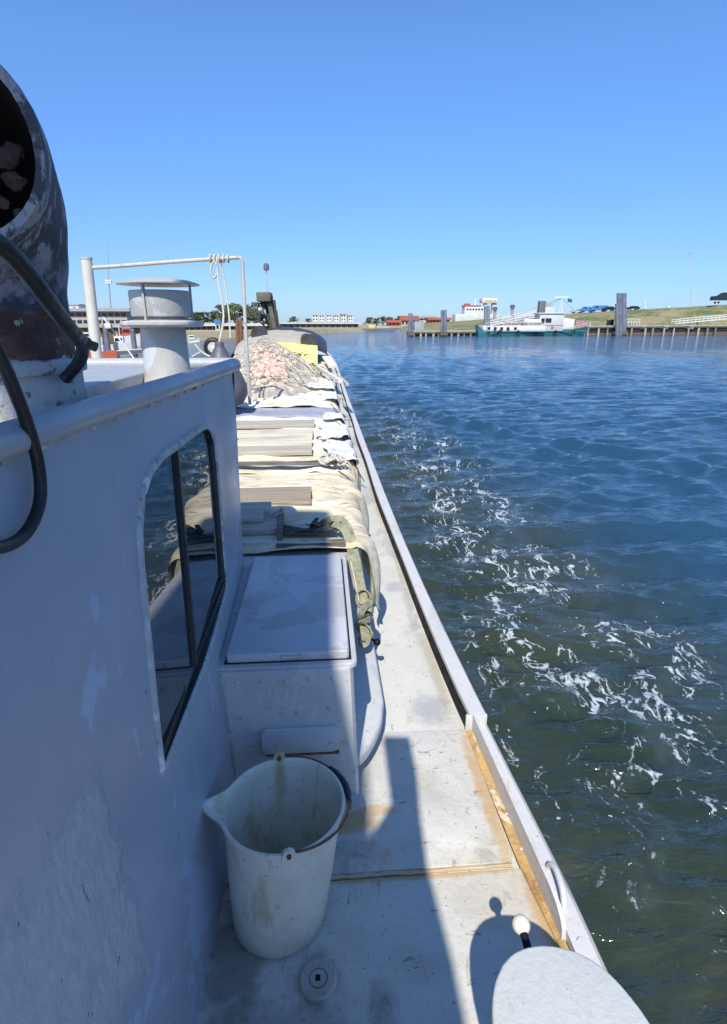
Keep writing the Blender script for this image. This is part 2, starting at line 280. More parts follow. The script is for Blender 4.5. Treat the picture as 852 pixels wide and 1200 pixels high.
def water_mat():
    m, nt, bs, co = newmat('harbour_water')
    sp = nt.nodes.new('ShaderNodeSeparateXYZ'); nt.links.new(co, sp.inputs[0])
    X, Y = sp.outputs['X'], sp.outputs['Y']
    flat = nt.nodes.new('ShaderNodeCombineXYZ'); nt.links.new(X, flat.inputs[0]); nt.links.new(Y, flat.inputs[1]); fco = flat.outputs[0]
    deep = hexmix(nt, ramp(nt, nnode(nt, fco, .5, 5), .35, .65), (.018, .028, .013), (.034, .040, .017))
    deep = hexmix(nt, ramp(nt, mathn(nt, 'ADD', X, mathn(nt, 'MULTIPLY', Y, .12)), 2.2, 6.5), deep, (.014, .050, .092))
    # foam
    wn = nt.nodes.new('ShaderNodeTexNoise'); wn.inputs['Scale'].default_value = 1.6; wn.inputs['Detail'].default_value = 4
    nt.links.new(fco, wn.inputs['Vector'])
    vm = nt.nodes.new('ShaderNodeVectorMath'); vm.operation = 'MULTIPLY_ADD'
    nt.links.new(wn.outputs['Color'], vm.inputs[0]); vm.inputs[1].default_value = (.55, .55, 0); nt.links.new(fco, vm.inputs[2])
    wco = vm.outputs[0]
    rot = nt.nodes.new('ShaderNodeMapping'); rot.inputs['Rotation'].default_value = (0, 0, R(-14)); rot.inputs['Scale'].default_value = (1.15, .62, 1)
    nt.links.new(wco, rot.inputs[0]); rco = rot.outputs[0]
    def ridge(scale, wd, seed):
        mp = nt.nodes.new('ShaderNodeMapping'); mp.inputs['Location'].default_value = (seed, seed*.7, 0); nt.links.new(rco, mp.inputs[0])
        n = nnode(nt, mp.outputs[0], scale, 3, .5, .4)
        a = mathn(nt, 'ABSOLUTE', mathn(nt, 'SUBTRACT', n, .5))
        return mathn(nt, 'SUBTRACT', 1, mathn(nt, 'DIVIDE', a, wd, ), True)
    # band beside the hull
    wig = mathn(nt, 'MULTIPLY', mathn(nt, 'SUBTRACT', nnode(nt, fco, .35, 3), .5), 1.6)
    xb = mathn(nt, 'ADD', X, wig)
    xe = mathn(nt, 'ADD', xb, mathn(nt, 'MULTIPLY', Y, -.03))
    band = mathn(nt, 'MULTIPLY', ramp(nt, xe, .7, 1.7, .35, 1), ramp(nt, xe, 2.2, 4.1, 1, 0))
    band = mathn(nt, 'MULTIPLY', band, ramp(nt, Y, 8, 30, 1, .25))
    band = mathn(nt, 'MULTIPLY', band, ramp(nt, Y, 1.0, 4.8, .30, .86))
    clump = ramp(nt, nnode(nt, rco, 1.5, 4, .55), .34, .56)
    ed = mathn(nt, 'MULTIPLY', mathn(nt, 'MULTIPLY', band, clump), ramp(nt, nnode(nt, fco, 4.5, 3, .5), .34, .58, .25, 1))
    r1 = ridge(2.6, .040, 3.1); r2 = ridge(5.6, .045, 9.7)
    fine = nnode(nt, fco, 26, 5, .65)
    rr = mathn(nt, 'MAXIMUM', r1, mathn(nt, 'MULTIPLY', r2, .85))
    val = mathn(nt, 'ADD', mathn(nt, 'MULTIPLY', rr, ed), mathn(nt, 'MULTIPLY', mathn(nt, 'SUBTRACT', fine, .5), 1.1))
    foam = ramp(nt, val, .27, .56)
    # little flecks and bubbles
    fl = nnode(nt, fco, 15, 3, .5)
    fleck = mathn(nt, 'MULTIPLY', ramp(nt, mathn(nt, 'ADD', fl, mathn(nt, 'MULTIPLY', band, .065)), .745, .765), ramp(nt, xe, 3.2, 4.4, 1, 0))
    fleck = mathn(nt, 'MULTIPLY', fleck, ramp(nt, Y, 14, 24, 1, 0))
    foam = mathn(nt, 'MAXIMUM', foam, fleck, True)
    # aerated veil under the foam
    veil = mathn(nt, 'MULTIPLY', mathn(nt, 'MULTIPLY', band, ramp(nt, nnode(nt, rco, 2.4, 6, .6), .45, .72)), .28)
    col = hexmix(nt, veil, deep, (.10, .13, .12))
    col = hexmix(nt, mathn(nt, 'MULTIPLY', foam, .78), col, (.46, .52, .58))
    nt.links.new(col, bs.inputs['Base Color'])
    nt.links.new(ramp(nt, foam, 0, 1, .06, .75), bs.inputs['Roughness'])
    bs.inputs['IOR'].default_value = 1.68
    b = nt.nodes.new('ShaderNodeBump'); b.inputs['Strength'].default_value = .95; b.inputs['Distance'].default_value = .05
    h1 = nnode(nt, fco, 4.6, 5, .6, .5, (.6, 1.5, 1)); h2 = nnode(nt, fco, .55, 3, .5, .5, (.7, 1.6, 1))
    hh = mathn(nt, 'ADD', mathn(nt, 'MULTIPLY', h1, .75), mathn(nt, 'MULTIPLY', h2, 3.0))
    hh = mathn(nt, 'ADD', hh, mathn(nt, 'MULTIPLY', nnode(nt, fco, 1.9, 4, .6, .4, (.55, 1.6, 1)), 1.45))
    hh = mathn(nt, 'ADD', hh, mathn(nt, 'MULTIPLY', foam, .12))
    nt.links.new(hh, b.inputs['Height']); nt.links.new(b.outputs[0], bs.inputs['Normal'])
    return m
M['water'] = water_mat()

# ------------------------------------------------------------------ object helpers
def wloc(o):
    v = Vector((0, 0, 0))
    while o is not None: v = v+o.location; o = o.parent
    return v
def tag(o, label=None, cat=None, group=None, kind=None):
    if label: o['label'] = label
    if cat: o['category'] = cat
    if group: o['group'] = group
    if kind: o['kind'] = kind
    return o
def thing(name, label, cat, loc=(0, 0, 0), group=None):
    o = bpy.data.objects.new(name, None); COL.objects.link(o); o.location = loc; o.empty_display_size = .2
    return tag(o, label, cat, group)
def obj(name, bm, m, parent=None, loc=None, smooth=30, label=None):
    """mesh given in world coordinates; loc = origin when it is top-level"""
    off = wloc(parent) if parent is not None else Vector(loc or (0, 0, 0))
    bmesh.ops.recalc_face_normals(bm, faces=bm.faces)
    if off.length: bmesh.ops.translate(bm, verts=bm.verts, vec=-off)
    me = bpy.data.meshes.new(name); bm.to_mesh(me); bm.free()
    for p in me.polygons: p.use_smooth = smooth > 0
    if smooth: me.set_sharp_from_angle(angle=R(smooth))
    me.materials.append(m)
    o = bpy.data.objects.new(name, me); COL.objects.link(o)
    if parent is not None: o.parent = parent
    else: o.location = off
    if label: o['label'] = label
    return o
def copytree(o, parent=None):
    c = o.copy(); COL.objects.link(c)
    if parent is not None: c.parent = parent
    for ch in list(o.children): copytree(ch, c)
    return c
def B(): return bmesh.new()
def box(bm, lo, hi, bev=0, seg=2, mtx=None):
    r = bmesh.ops.create_cube(bm, size=1)
    vs_ = r['verts']
    for v in vs_: v.co = Vector([lo[i]+(v.co[i]+.5)*(hi[i]-lo[i]) for i in range(3)])
    if bev:
        es = list({e for v in vs_ for e in v.link_edges})
        rr = bmesh.ops.bevel(bm, geom=es, offset=bev, segments=seg, profile=.5, affect='EDGES')
        vs_ = list({v for f in rr['faces'] for v in f.verts} | {v for v in vs_ if v.is_valid})
    if mtx is not None: bmesh.ops.transform(bm, matrix=mtx, verts=vs_)
    return bm
def obox(bm, a, b, w, h, up=(0, 0, 1)):
    """bar from a to b, width w, height h"""
    a, b = Vector(a), Vector(b); d = (b-a).normalized(); s = d.cross(Vector(up))
    if s.length < 1e-4: s = d.cross(Vector((1, 0, 0)))
    s.normalize(); u = s.cross(d)
    vv = [bm.verts.new(p+s*i*w/2+u*j*h/2) for p in (a, b) for i, j in ((-1, -1), (1, -1), (1, 1), (-1, 1))]
    for q in ((0, 1, 2, 3), (4, 5, 6, 7), (0, 1, 5, 4), (1, 2, 6, 5), (2, 3, 7, 6), (3, 0, 4, 7)): bm.faces.new([vv[i] for i in q])
    return bm
def smooth_path(pts, n=8):
    pts = [Vector(p) for p in pts]
    out = []
    for i in range(len(pts)-1):
        p0 = pts[max(0, i-1)]; p1 = pts[i]; p2 = pts[i+1]; p3 = pts[min(len(pts)-1, i+2)]
        for k in range(n):
            t = k/n
            out.append(.5*((2*p1)+(p2-p0)*t+(2*p0-5*p1+4*p2-p3)*t*t+(3*p1-p0-3*p2+p3)*t**3))
    out.append(pts[-1]); return out
def sweep(bm, pts, prof, radii=None, cap=True, ref=None):
    """prof(theta-list of 2D points) swept along pts with parallel transport"""
    pts = [Vector(p) for p in pts]; n = len(pts); rings = []
    T = [(pts[min(i+1, n-1)]-pts[max(i-1, 0)]).normalized() for i in range(n)]
    u = Vector(ref) if ref is not None else (Vector((0, 0, 1)) if abs(T[0].z) < .9 else Vector((1, 0, 0)))
    for i in range(n):
        u = u-T[i]*u.dot(T[i])
        if u.length < 1e-6: u = T[i].orthogonal()
        u.normalize(); v = T[i].cross(u); s = radii[i] if radii else 1
        rings.append([bm.verts.new(pts[i]+(u*a+v*b)*s) for a, b in prof])
    k = len(prof)
    for i in range(n-1):
        for j in range(k): bm.faces.new((rings[i][j], rings[i][(j+1) % k], rings[i+1][(j+1) % k], rings[i+1][j]))
    if cap: bm.faces.new(rings[0]); bm.faces.new(rings[-1])
    return rings
def circ(r=1, k=12): return [(r*math.cos(2*math.pi*i/k), r*math.sin(2*math.pi*i/k)) for i in range(k)]
def tube(bm, pts, r, k=10, cap=True): return sweep(bm, pts, circ(1, k), [r]*len(pts) if isinstance(r, (int, float)) else r, cap)
def ribbon(bm, pts, wd, th, ref=(0, 0, 1)): return sweep(bm, pts, [(-th/2, -wd/2), (th/2, -wd/2), (th/2, wd/2), (-th/2, wd/2)], None, True, ref)
def lathe(bm, c, prof, k=32, closed=False):
    """prof: (r, z) list round the vertical axis at c"""
    rings = []
    for r, z in prof:
        if r < 1e-6: rings.append([bm.verts.new((c[0], c[1], c[2]+z))])
        else: rings.append([bm.verts.new((c[0]+r*math.cos(2*math.pi*i/k), c[1]+r*math.sin(2*math.pi*i/k), c[2]+z)) for i in range(k)])
    for a, b in zip(rings, rings[1:]):
        for i in range(k):
            j = (i+1) % k
            if len(a) == 1 and len(b) == 1: continue
            if len(a) == 1: bm.faces.new((a[0], b[i], b[j]))
            elif len(b) == 1: bm.faces.new((a[i], a[j], b[0]))
            else: bm.faces.new((a[i], a[j], b[j], b[i]))
    return bm
def prism(bm, pts, z0, z1, bev=0):
    """plan polygon extruded z0..z1"""
    f = bm.faces.new([bm.verts.new((p[0], p[1], z0)) for p in pts])
    r = bmesh.ops.extrude_face_region(bm, geom=[f]); vv = [e for e in r['geom'] if isinstance(e, bmesh.types.BMVert)]
    bmesh.ops.translate(bm, verts=vv, vec=(0, 0, z1-z0))
    if bev:
        es = [e for e in bm.edges if all(v in vv for v in e.verts)]
        bmesh.ops.bevel(bm, geom=es, offset=bev, segments=3, profile=.5, affect='EDGES')
    return bm
def sphere(bm, c, r, u=16, v=10, sc_=(1, 1, 1)):
    m = Matrix.Translation(c) @ Matrix.Diagonal((*sc_, 1))
    bmesh.ops.create_uvsphere(bm, u_segments=u, v_segments=v, radius=r, matrix=m); return bm
def grid(bm, fn, nu, nv):
    g = [[bm.verts.new(fn(i/nu, j/nv)) for j in range(nv+1)] for i in range(nu+1)]
    for i in range(nu):
        for j in range(nv): bm.faces.new((g[i][j], g[i+1][j], g[i+1][j+1], g[i][j+1]))
    return g
def fbm(p, s, o=4): return mnoise.fractal(Vector(p)*s, 1.0, 2.0, o)
def rrect(x0, y0, x1, y1, r, n=6):
    out = []
    for cx, cy, a0 in ((x1-r, y1-r, 0), (x0+r, y1-r, 90), (x0+r, y0+r, 180), (x1-r, y0+r, 270)):
        for i in range(n+1):
            a = R(a0+90*i/n); out.append((cx+r*math.cos(a), cy+r*math.sin(a)))
    return out
def lerp(a, b, t): return a+(b-a)*t

# ------------------------------------------------------------------ WATER
def build_water():
    def axis(lo, hi, n, a, c0=0):
        t = np.linspace(np.arcsinh((lo-c0)/a), np.arcsinh((hi-c0)/a), n); return c0+a*np.sinh(t)
    xs = np.concatenate([-axis(4.2, 4000, 130, 6)[::-1], np.linspace(-4, .35, 16), .4+axis(0, 4000, 680, 2.2)])
    ys = np.concatenate([-axis(1.2, 300, 50, 3)[::-1], -1+axis(0, 5000, 1450, 3.0)])
    Xg, Yg = np.meshgrid(xs, ys, indexing='ij')
    dx = np.gradient(xs)[:, None]; dy = np.gradient(ys)[None, :]; one = np.ones_like(Xg)
    Z = np.zeros_like(Xg); rng = np.random.default_rng(5)
    warp = .35*np.sin(Xg*.7+.9*np.sin(Yg*.33))+.35*np.sin(Yg*.57+1.1*np.sin(Xg*.41))
    for i in range(120):
        lam = .20*(1.35/.20)**(rng.random()**.75); k = 2*np.pi/lam
        th = R(-80)+rng.normal(0, .42)
        amp = .0050*lam**.66*(.6+.8*rng.random()); sp = (abs(math.cos(th))*dx+abs(math.sin(th))*dy)*one
        fade = np.clip((lam/sp-2.5)/2.5, 0, 1)
        ph = k*(Xg*np.cos(th)+Yg*np.sin(th)+warp*.5)+rng.random()*6.28
        Z += amp*fade*(np.sin(ph)+.28*np.sin(2*ph+1.57))
    # bow wave crests trailing off the barge
    def crest(x0, y0, x1, y1, wdt, amp):
        L = math.hypot(x1-x0, y1-y0); ux, uy = (x1-x0)/L, (y1-y0)/L
        s = (Xg-x0)*ux+(Yg-y0)*uy; d = (Xg-x0)*-uy+(Yg-y0)*ux+.25*np.sin(s*.9)+.12*np.sin(s*2.3)
        env = np.clip(s/2, 0, 1)*np.clip((L-s)/4, 0, 1)*(.65+.35*np.sin(s*1.3+np.sin(s*.6)*2))
        return amp*env*(np.exp(-(d/wdt)**2)-.6*np.exp(-((d-1.9*wdt)/wdt)**2)-.4*np.exp(-((d+1.9*wdt)/wdt)**2))
    Z += crest(.9, 22.5, 9.5, 8.3, .27, .13)
    Z += crest(1.6, 16.5, 9.8, 6.8, .25, .08)
    Z += crest(3.0, 27, 16, 13, .3, .05)
    # quiet, churned strip right beside the plates
    Z *= 1-.45*np.clip(1-(Xg-.6)/1.2, 0, 1)*(Xg > -4)
    Z = np.where((Xg < .62) & (Xg > -3.4) & (Yg < 31) & (Yg > -12), np.minimum(Z, .0)-.05, Z)
    n, m_ = Xg.shape
    co = np.stack([Xg, Yg, Z+WZ], -1).reshape(-1, 3).astype(np.float32)
    idx = np.arange(n*m_).reshape(n, m_)
    q = np.stack([idx[:-1, :-1], idx[1:, :-1], idx[1:, 1:], idx[:-1, 1:]], -1).reshape(-1, 4)
    me = bpy.data.meshes.new('water'); me.vertices.add(len(co)); me.vertices.foreach_set('co', co.ravel())
    me.loops.add(q.size); me.loops.foreach_set('vertex_index', q.ravel().astype(np.int32))
    me.polygons.add(len(q)); me.polygons.foreach_set('loop_start', np.arange(0, q.size, 4, dtype=np.int32))
    me.polygons.foreach_set('use_smooth', np.ones(len(q), dtype=bool))
    me.update(calc_edges=True); me.materials.append(M['water'])
    o = bpy.data.objects.new('water', me); COL.objects.link(o); tag(o, 'dark green harbour water with ripples and streaks of white foam', 'water', kind='structure')
build_water()

# ------------------------------------------------------------------ BARGE
barge = thing('barge', 'long grey work barge with peeling paint, seen along its side deck', 'boat')
def wx(y): return -.456+(y-.82)*.059          # the slightly toed-in deckhouse side
def lean(y): return float(np.interp(y, [1.5, 2.43], [.067, -.022]))
def WX(y, z): return wx(y)+lean(y)*(1.49-z)
def hitwall(d, off=0):
    t = 1.0
    for _ in range(30):
        p = Vector((0, 0, H))+d*t; t *= (WX(p.y, p.z)+off)/p.x if p.x < -1e-6 else 1
    return Vector((0, 0, H))+d*t
# hull side outline (starboard), then mirrored about the centreline
CLX = -1.45
STB = [(-9, .66), (-4, .70), (.0, .715), (.8, .712), (1.2, .706), (1.65, .678), (2.1, .653), (2.6, .632), (3.2, .612), (4.0, .597), (5.2, .587), (8, .582), (12, .585), (18, .60), (22, .56), (25, .40), (27.5, .10), (29.5, -.35), (31, -.95), (31.6, CLX)]
def sheer(y): return 0 if y < 16 else .62*((y-16)/13.5)**1.6
def sx(y):
    for (a, b), (c, d) in zip(STB, STB[1:]):
        if a <= y <= c: return lerp(b, d, (y-a)/(c-a))
    return STB[-1][1]
YS = [y for y, _ in STB]
bm = B()
for side in (1, -1):
    rows = []
    for y in YS:
        x = sx(y); x = x if side == 1 else 2*CLX-x
        t = 1-.12*max(0, (y-20)/12)
        rows.append([bm.verts.new((CLX+(x-CLX)*k, y-(0 if kz > -1 else .6*max(0, (y-22)/8)), (sheer(y)+.045) if kz == 0 else kz)) for k, kz in ((1, 0), (1.0*t, -.5), (.97*t, WZ-.3))])
    for a, b in zip(rows, rows[1:]):
        for j in range(2): bm.faces.new((a[j], a[j+1], b[j+1], b[j]))
obj('hull', bm, M['hull'], barge)
# deck sheet
bm = B()
ys = [-9, -4, 0, 1.0, 1.952]+[1.952+.5*i for i in range(1, 30)]+[18, 20, 22, 24, 25, 26, 27.5, 28.5, 29.5, 30.5, 31.2]
prev = None
for y in ys:
    x = sx(y)-.03; row = [bm.verts.new((CLX+(x-CLX)*k, y, sheer(y)+.003*math.sin(y*1.7+k*3))) for k in (1, .9, .8, .7, .4, 0, -.4, -.7, -1)]
    if prev:
        for j in range(8): bm.faces.new((prev[j], prev[j+1], row[j+1], row[j]))
    prev = row
obj('deck', bm, M['deck'], barge)
# aft doubling plates and their weld beads
bm = B(); prism(bm, [(-.5, -.3), (.66, -.3), (.655, 1.05), (.60, 1.30), (-.5, 1.30)], .003, .010)
obj('deck_plate', bm, M['deck_aft'], barge)
bm = B(); prism(bm, [(-.5, 1.318)]+[(.545, 1.318), (.575, 1.328), (.585, 1.36)]+[(.575, 1.945), (-.5, 1.96)], .003, .018, .004)
obj('deck_plate', bm, M['deck_aft'], barge)
bm = B()
pts = [Vector((lerp(-.12, .57, i/40), 1.309+.002*random.uniform(-1, 1), .014)) for i in range(41)]
tube(bm, pts, [.006*random.uniform(.8, 1.2) for _ in pts], 8)
obj('weld_bead', bm, M['deck_aft'], barge)
# rusty channel along the bulwark foot
bm = B()
def chan(u, v):
    y = lerp(1.02, 1.93, v); x0 = lerp(.570, .590, (1.93-y)/.63) if y > 1.3 else lerp(.590, .622, (1.3-y)/.28); x1 = .637-.012*(y-1.1)/.8
    return (lerp(x0, x1, u), y, .0195+.004*u*u+.002*fbm((x0, y, 0), 14))
grid(bm, chan, 6, 40); obj('scupper_channel', bm, M['rustch'], barge, smooth=60)
# near bulwark plate with rounded aft end
bm = B()
prof = []
yy = [1.93, 1.6, 1.3, 1.16, 1.12, 1.09, 1.075, 1.068]; zz = [.100, .102, .102, .100, .092, .076, .055, .012]
a = [Vector((.598+.03*(1.93-y)/.8, y, z)) for y, z in zip(yy, zz)]
outer = []
for i, p in enumerate(a):
    for dxx in (0, .012): outer.append((bm.verts.new((p.x+dxx, p.y, .0)), bm.verts.new((p.x+dxx, p.y, p.z))))
for i in range(len(a)-1):
    l0, t0 = outer[2*i]; r0, u0 = outer[2*i+1]; l1, t1 = outer[2*i+2]; r1, u1 = outer[2*i+3]
    bm.faces.new((l0, t0, t1, l1)); bm.faces.new((r0, r1, u1, u0)); bm.faces.new((t0, u0, u1, t1))
bm.faces.new((outer[0][0], outer[0][1], outer[1][1], outer[1][0])); bm.faces.new((outer[-2][0], outer[-1][0], outer[-1][1], outer[-2][1]))
obj('bulwark_plate', bm, M['gun'], barge)
# flat gunwale beside it
bm = B()
prev = None
for i in range(25):
    y = lerp(-3, 1.97, i/24); xo = sx(y); xi = .612+.03*(1.93-min(max(y, 1.05), 1.93))/.8
    row = [bm.verts.new(p) for p in ((xi, y, .02), (xi, y, .052), (xo-.012, y, .052), (xo, y, .040), (xo, y, -.05))]
    if prev:
        for j in range(4): bm.faces.new((prev[j], prev[j+1], row[j+1], row[j]))
    prev = row
obj('gunwale', bm, M['gun'], barge)
# fore gunwale: black inside face, pale cap
def gcap_in(y): return sx(y)-(.068+.014*min(1, max(0, (y-1.9)/5)))
bm = B(); bk = B(); prev = pb = None
for i in range(60):
    y = 1.945+ (29.3-1.945)*(i/59)**1.7; xo = sx(y); xi = gcap_in(y); s = sheer(y); w_ = .006*math.sin(y*2.1)
    row = [bm.verts.new(p) for p in ((xi+w_, y, s+.070), (xi+w_, y, s+.092), (xo-.008, y, s+.092), (xo, y, s+.084), (xo, y, s+.03))]
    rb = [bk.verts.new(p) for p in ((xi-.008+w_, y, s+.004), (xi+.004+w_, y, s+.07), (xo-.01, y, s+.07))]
    if prev:
        for j in range(4): bm.faces.new((prev[j], prev[j+1], row[j+1], row[j]))
        for j in range(2): bk.faces.new((pb[j], pb[j+1], rb[j+1], rb[j]))
    else:
        bm.faces.new(row); bk.faces.new(rb)
    prev, pb = row, rb
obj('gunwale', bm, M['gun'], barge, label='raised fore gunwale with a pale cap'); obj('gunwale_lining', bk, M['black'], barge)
bm = B(); box(bm, (.572, 1.932, -.02), (sx(1.94)-.001, 1.9465, .0915), .002); obj('gunwale_end', bm, M['gun'], barge)
# fairlead loop on the gunwale
bm = B(); tube(bm, smooth_path([(.664, 1.262, .05), (.667, 1.255, .075), (.670, 1.225, .088), (.667, 1.175, .086), (.662, 1.142, .072), (.660, 1.134, .05)], 6), .0095, 10)
obj('rope_eye', bm, M['gun'], barge)
# deck bolt heads in the channel
for p in ((.612, 1.50), (.618, 1.36)):
    bm = B(); sphere(bm, (p[0], p[1], .018), .008, 10, 6, (1, 1, .6)); obj('bolt', bm, M['gun'], barge)
# flush filler cap
plug = obj('filler_cap', lathe(B(), (-.046, 1.021, .010), [(.050, 0), (.050, .010), (.046, .014), (.026, .014), (.0245, .009), (.022, .009), (.021, .0135), (.008, .0135), (0, .0135)], 40), M['deck_aft'], barge)
bm = B(); box(bm, (-.053, 1.014, .0225), (-.040, 1.029, .0255), .002); obj('key_slot', bm, M['black'], plug)

# -------- deckhouse
house = None
X0, X1, YB, YF, ZT = -3.0, 0, -2.2, 2.45, 1.49
bm = B()
# side with the window opening, corner turn, front; built as a sheet with a hole
win = [(1.236, .56), (1.215, .70), (1.245, 1.10), (1.262, 1.19), (1.30, 1.265), (1.37, 1.305), (1.46, 1.320), (1.85, 1.324), (1.915, 1.318), (1.960, 1.295), (1.985, 1.25), (1.990, 1.16), (1.985, .735), (1.978, .70), (1.955, .685)]
win = [(1.20, .565), (1.215, .80), (1.245, 1.12), (1.262, 1.20), (1.300, 1.268), (1.37, 1.306), (1.46, 1.320), (1.85, 1.326), (1.915, 1.320), (1.965, 1.295), (1.992, 1.25), (2.000, 1.16), (1.988, .72), (1.975, .695), (1.94, .682)]
win = [(p.y, p.z) for p in (hitwall(Vector((wx(y), y, z-H))) for y, z in win)]
def wpt(y, z, off=0): return Vector((WX(y, z)+off, y, z))
def wref(y, z): p = hitwall(Vector((wx(y), y, z-H))); return p.y, p.z
outer2 = [(YB, 0), (YB, ZT), (1.0, ZT), (1.6, ZT), (YF-.03, ZT), (YF-.03, 0), (1.6, 0), (1.0, 0)]
ov = [bm.verts.new(wpt(*p)) for p in outer2]; iv = [bm.verts.new(wpt(*p)) for p in win]
oe = [bm.edges.new((ov[i], ov[(i+1) % len(ov)])) for i in range(len(ov))]; ie = [bm.edges.new((iv[i], iv[(i+1) % len(iv)])) for i in range(len(iv))]
bmesh.ops.triangle_fill(bm, use_beauty=True, use_dissolve=False, edges=oe+ie)
bmesh.ops.subdivide_edges(bm, edges=list(bm.edges), cuts=5, use_grid_fill=True)
for v in bm.verts: v.co.x = WX(v.co.y, v.co.z)
# rounded front corner and front face, aft face, port face
def quad(*p): bm.faces.new([bm.verts.new(q) for q in p])
prevp = None
for i in range(7):
    a = R(90*i/6); c = (wx(YF-.03)-.03+.03*math.cos(a), YF-.03+.03*math.sin(a))
    if prevp: quad((prevp[0]+lean(YF)*1.49, prevp[1], 0), (*prevp, ZT), (*c, ZT), (c[0]+lean(YF)*1.49, c[1], 0))
    prevp = c
quad((*prevp, 0), (*prevp, ZT), (X0, YF, ZT), (X0, YF, 0)); quad((X0, YF, 0), (X0, YF, ZT), (X0, YB, ZT), (X0, YB, 0)); quad((X0, YB, 0), (X0, YB, ZT), (wx(YB), YB, ZT), (wx(YB), YB, 0))
bmesh.ops.remove_doubles(bm, verts=bm.verts, dist=.0005)
# reveal of the opening and room behind it
house = obj('deckhouse', bm, M['wall'], barge, smooth=40)
bm = B()
ring0 = [bm.verts.new(wpt(y, z, .001)) for y, z in win]; ring1 = [bm.verts.new(wpt(y, z, -.06)) for y, z in win]
for i in range(len(win)):
    j = (i+1) % len(win); bm.faces.new((ring0[i], ring0[j], ring1[j], ring1[i]))
obj('window_reveal', bm, M['rubber'], house)
# frame ring around the window (old sealant bead)
cy = sum(p[0] for p in win)/len(win); cz = sum(p[1] for p in win)/len(win)
def offs(p, k):
    out = []
    n = len(p)
    for i in range(n):
        a, b, c = Vector(p[i-1]), Vector(p[i]), Vector(p[(i+1) % n])
        t = ((b-a).normalized()+(c-b).normalized()).normalized(); nrm = Vector((t.y, -t.x))
        if nrm.dot(b-Vector((cy, cz))) < 0: nrm = -nrm
        out.append((b.x+nrm.x*k, b.y+nrm.y*k))
    return out
def dense(p, n=5):
    return [(lerp(p[i][0], p[(i+1) % len(p)][0], k/n), lerp(p[i][1], p[(i+1) % len(p)][1], k/n)) for i in range(len(p)) for k in range(n)]
wd_ = dense(win, 6)
bm = B()
rr = []
for kk, off in ((-.004, -.012), (-.002, .007), (.004, .009), (.012, .008), (.017, .004), (.019, -.003)):
    q = dense(offs(win, kk), 6)
    rr.append([bm.verts.new(wpt(y+.0006*random.uniform(-1, 1), z+.0006*random.uniform(-1, 1), off+.0006*random.uniform(-1, 1))) for y, z in q])
for a, b in zip(rr, rr[1:]):
    for i in range(len(a)): j = (i+1) % len(a); bm.faces.new((a[i], a[j], b[j], b[i]))
obj('window_frame', bm, M['frame'], house, smooth=60)
# black inner rubber
bm = B(); rr = []
for kk, off in ((-.003, -.014), (-.003, .002), (-.007, .002), (-.009, -.006), (-.010, -.016)):
    rr.append([bm.verts.new(wpt(y, z, off)) for y, z in dense(offs(win, kk), 4)])
for a, b in zip(rr, rr[1:]):
    for i in range(len(a)): j = (i+1) % len(a); bm.faces.new((a[i], a[j], b[j], b[i]))
obj('window_seal', bm, M['rubber'], house, smooth=40)
# mullion
bm = B(); obox(bm, wpt(*wref(1.548, .64), -.002), wpt(*wref(1.585, 1.315), -.001), .017, .012, (1, 0, 0)); obj('mullion', bm, M['rubber'], house)
bm = B(); obox(bm, wpt(*wref(1.50, .63), -.016), wpt(*wref(1.535, 1.315), -.006), .007, .004, (1, 0, 0)); obj('sash_bar', bm, M['greyd'], house)
bm = B(); obox(bm, wpt(*wref(1.215, .594), -.004), wpt(*wref(1.96, .715), -.002), .026, .010, (1, 0, 0)); obox(bm, wpt(*wref(1.215, .622), -.012), wpt(*wref(1.96, .745), -.005), .014, .008, (1, 0, 0)); obj('slide_rail', bm, M['rubber'], house)
# panes
gm, gnt, gbs, gco = newmat('window_glass')
gbs.inputs['Base Color'].default_value = (.85, .9, .9, 1); gbs.inputs['Roughness'].default_value = .02; gbs.inputs['IOR'].default_value = 3.1; gbs.inputs['Transmission Weight'].default_value = .0
gbs.inputs['Base Color'].default_value = (.012, .015, .018, 1)
gnt.links.new(ramp(gnt, nnode(gnt, gco, 5, 6), .55, .8, .015, .12), gbs.inputs['Roughness'])
gnt.links.new(hexmix(gnt, ramp(gnt, nnode(gnt, gco, 30, 6, .6, .3, (1, 1, .2)), .62, .8, 0, .10), (.014, .017, .020), (.3, .3, .3)), gbs.inputs['Base Color'])
M['pane'] = gm
def pane(poly, off):
    b_ = B(); f0 = [b_.verts.new(wpt(y, z, off)) for y, z in poly]; f1 = [b_.verts.new(wpt(y, z, off-.006)) for y, z in poly]
    b_.faces.new(f0); b_.faces.new(f1)
    for i in range(len(poly)): j = (i+1) % len(poly); b_.faces.new((f0[i], f0[j], f1[j], f1[i]))
    return obj('window_pane', b_, M['pane'], house)
wi = offs(win, -.006)
m0, m1 = wref(1.55, .635), wref(1.582, 1.312)
pane([p for p in wi if p[0] < 1.52 and p[1] > 1.0 or p[0] < 1.4]+[m1, m0], -.005)
pane([m0, m1]+[p for p in wi if p[0] > 1.65], -.009)
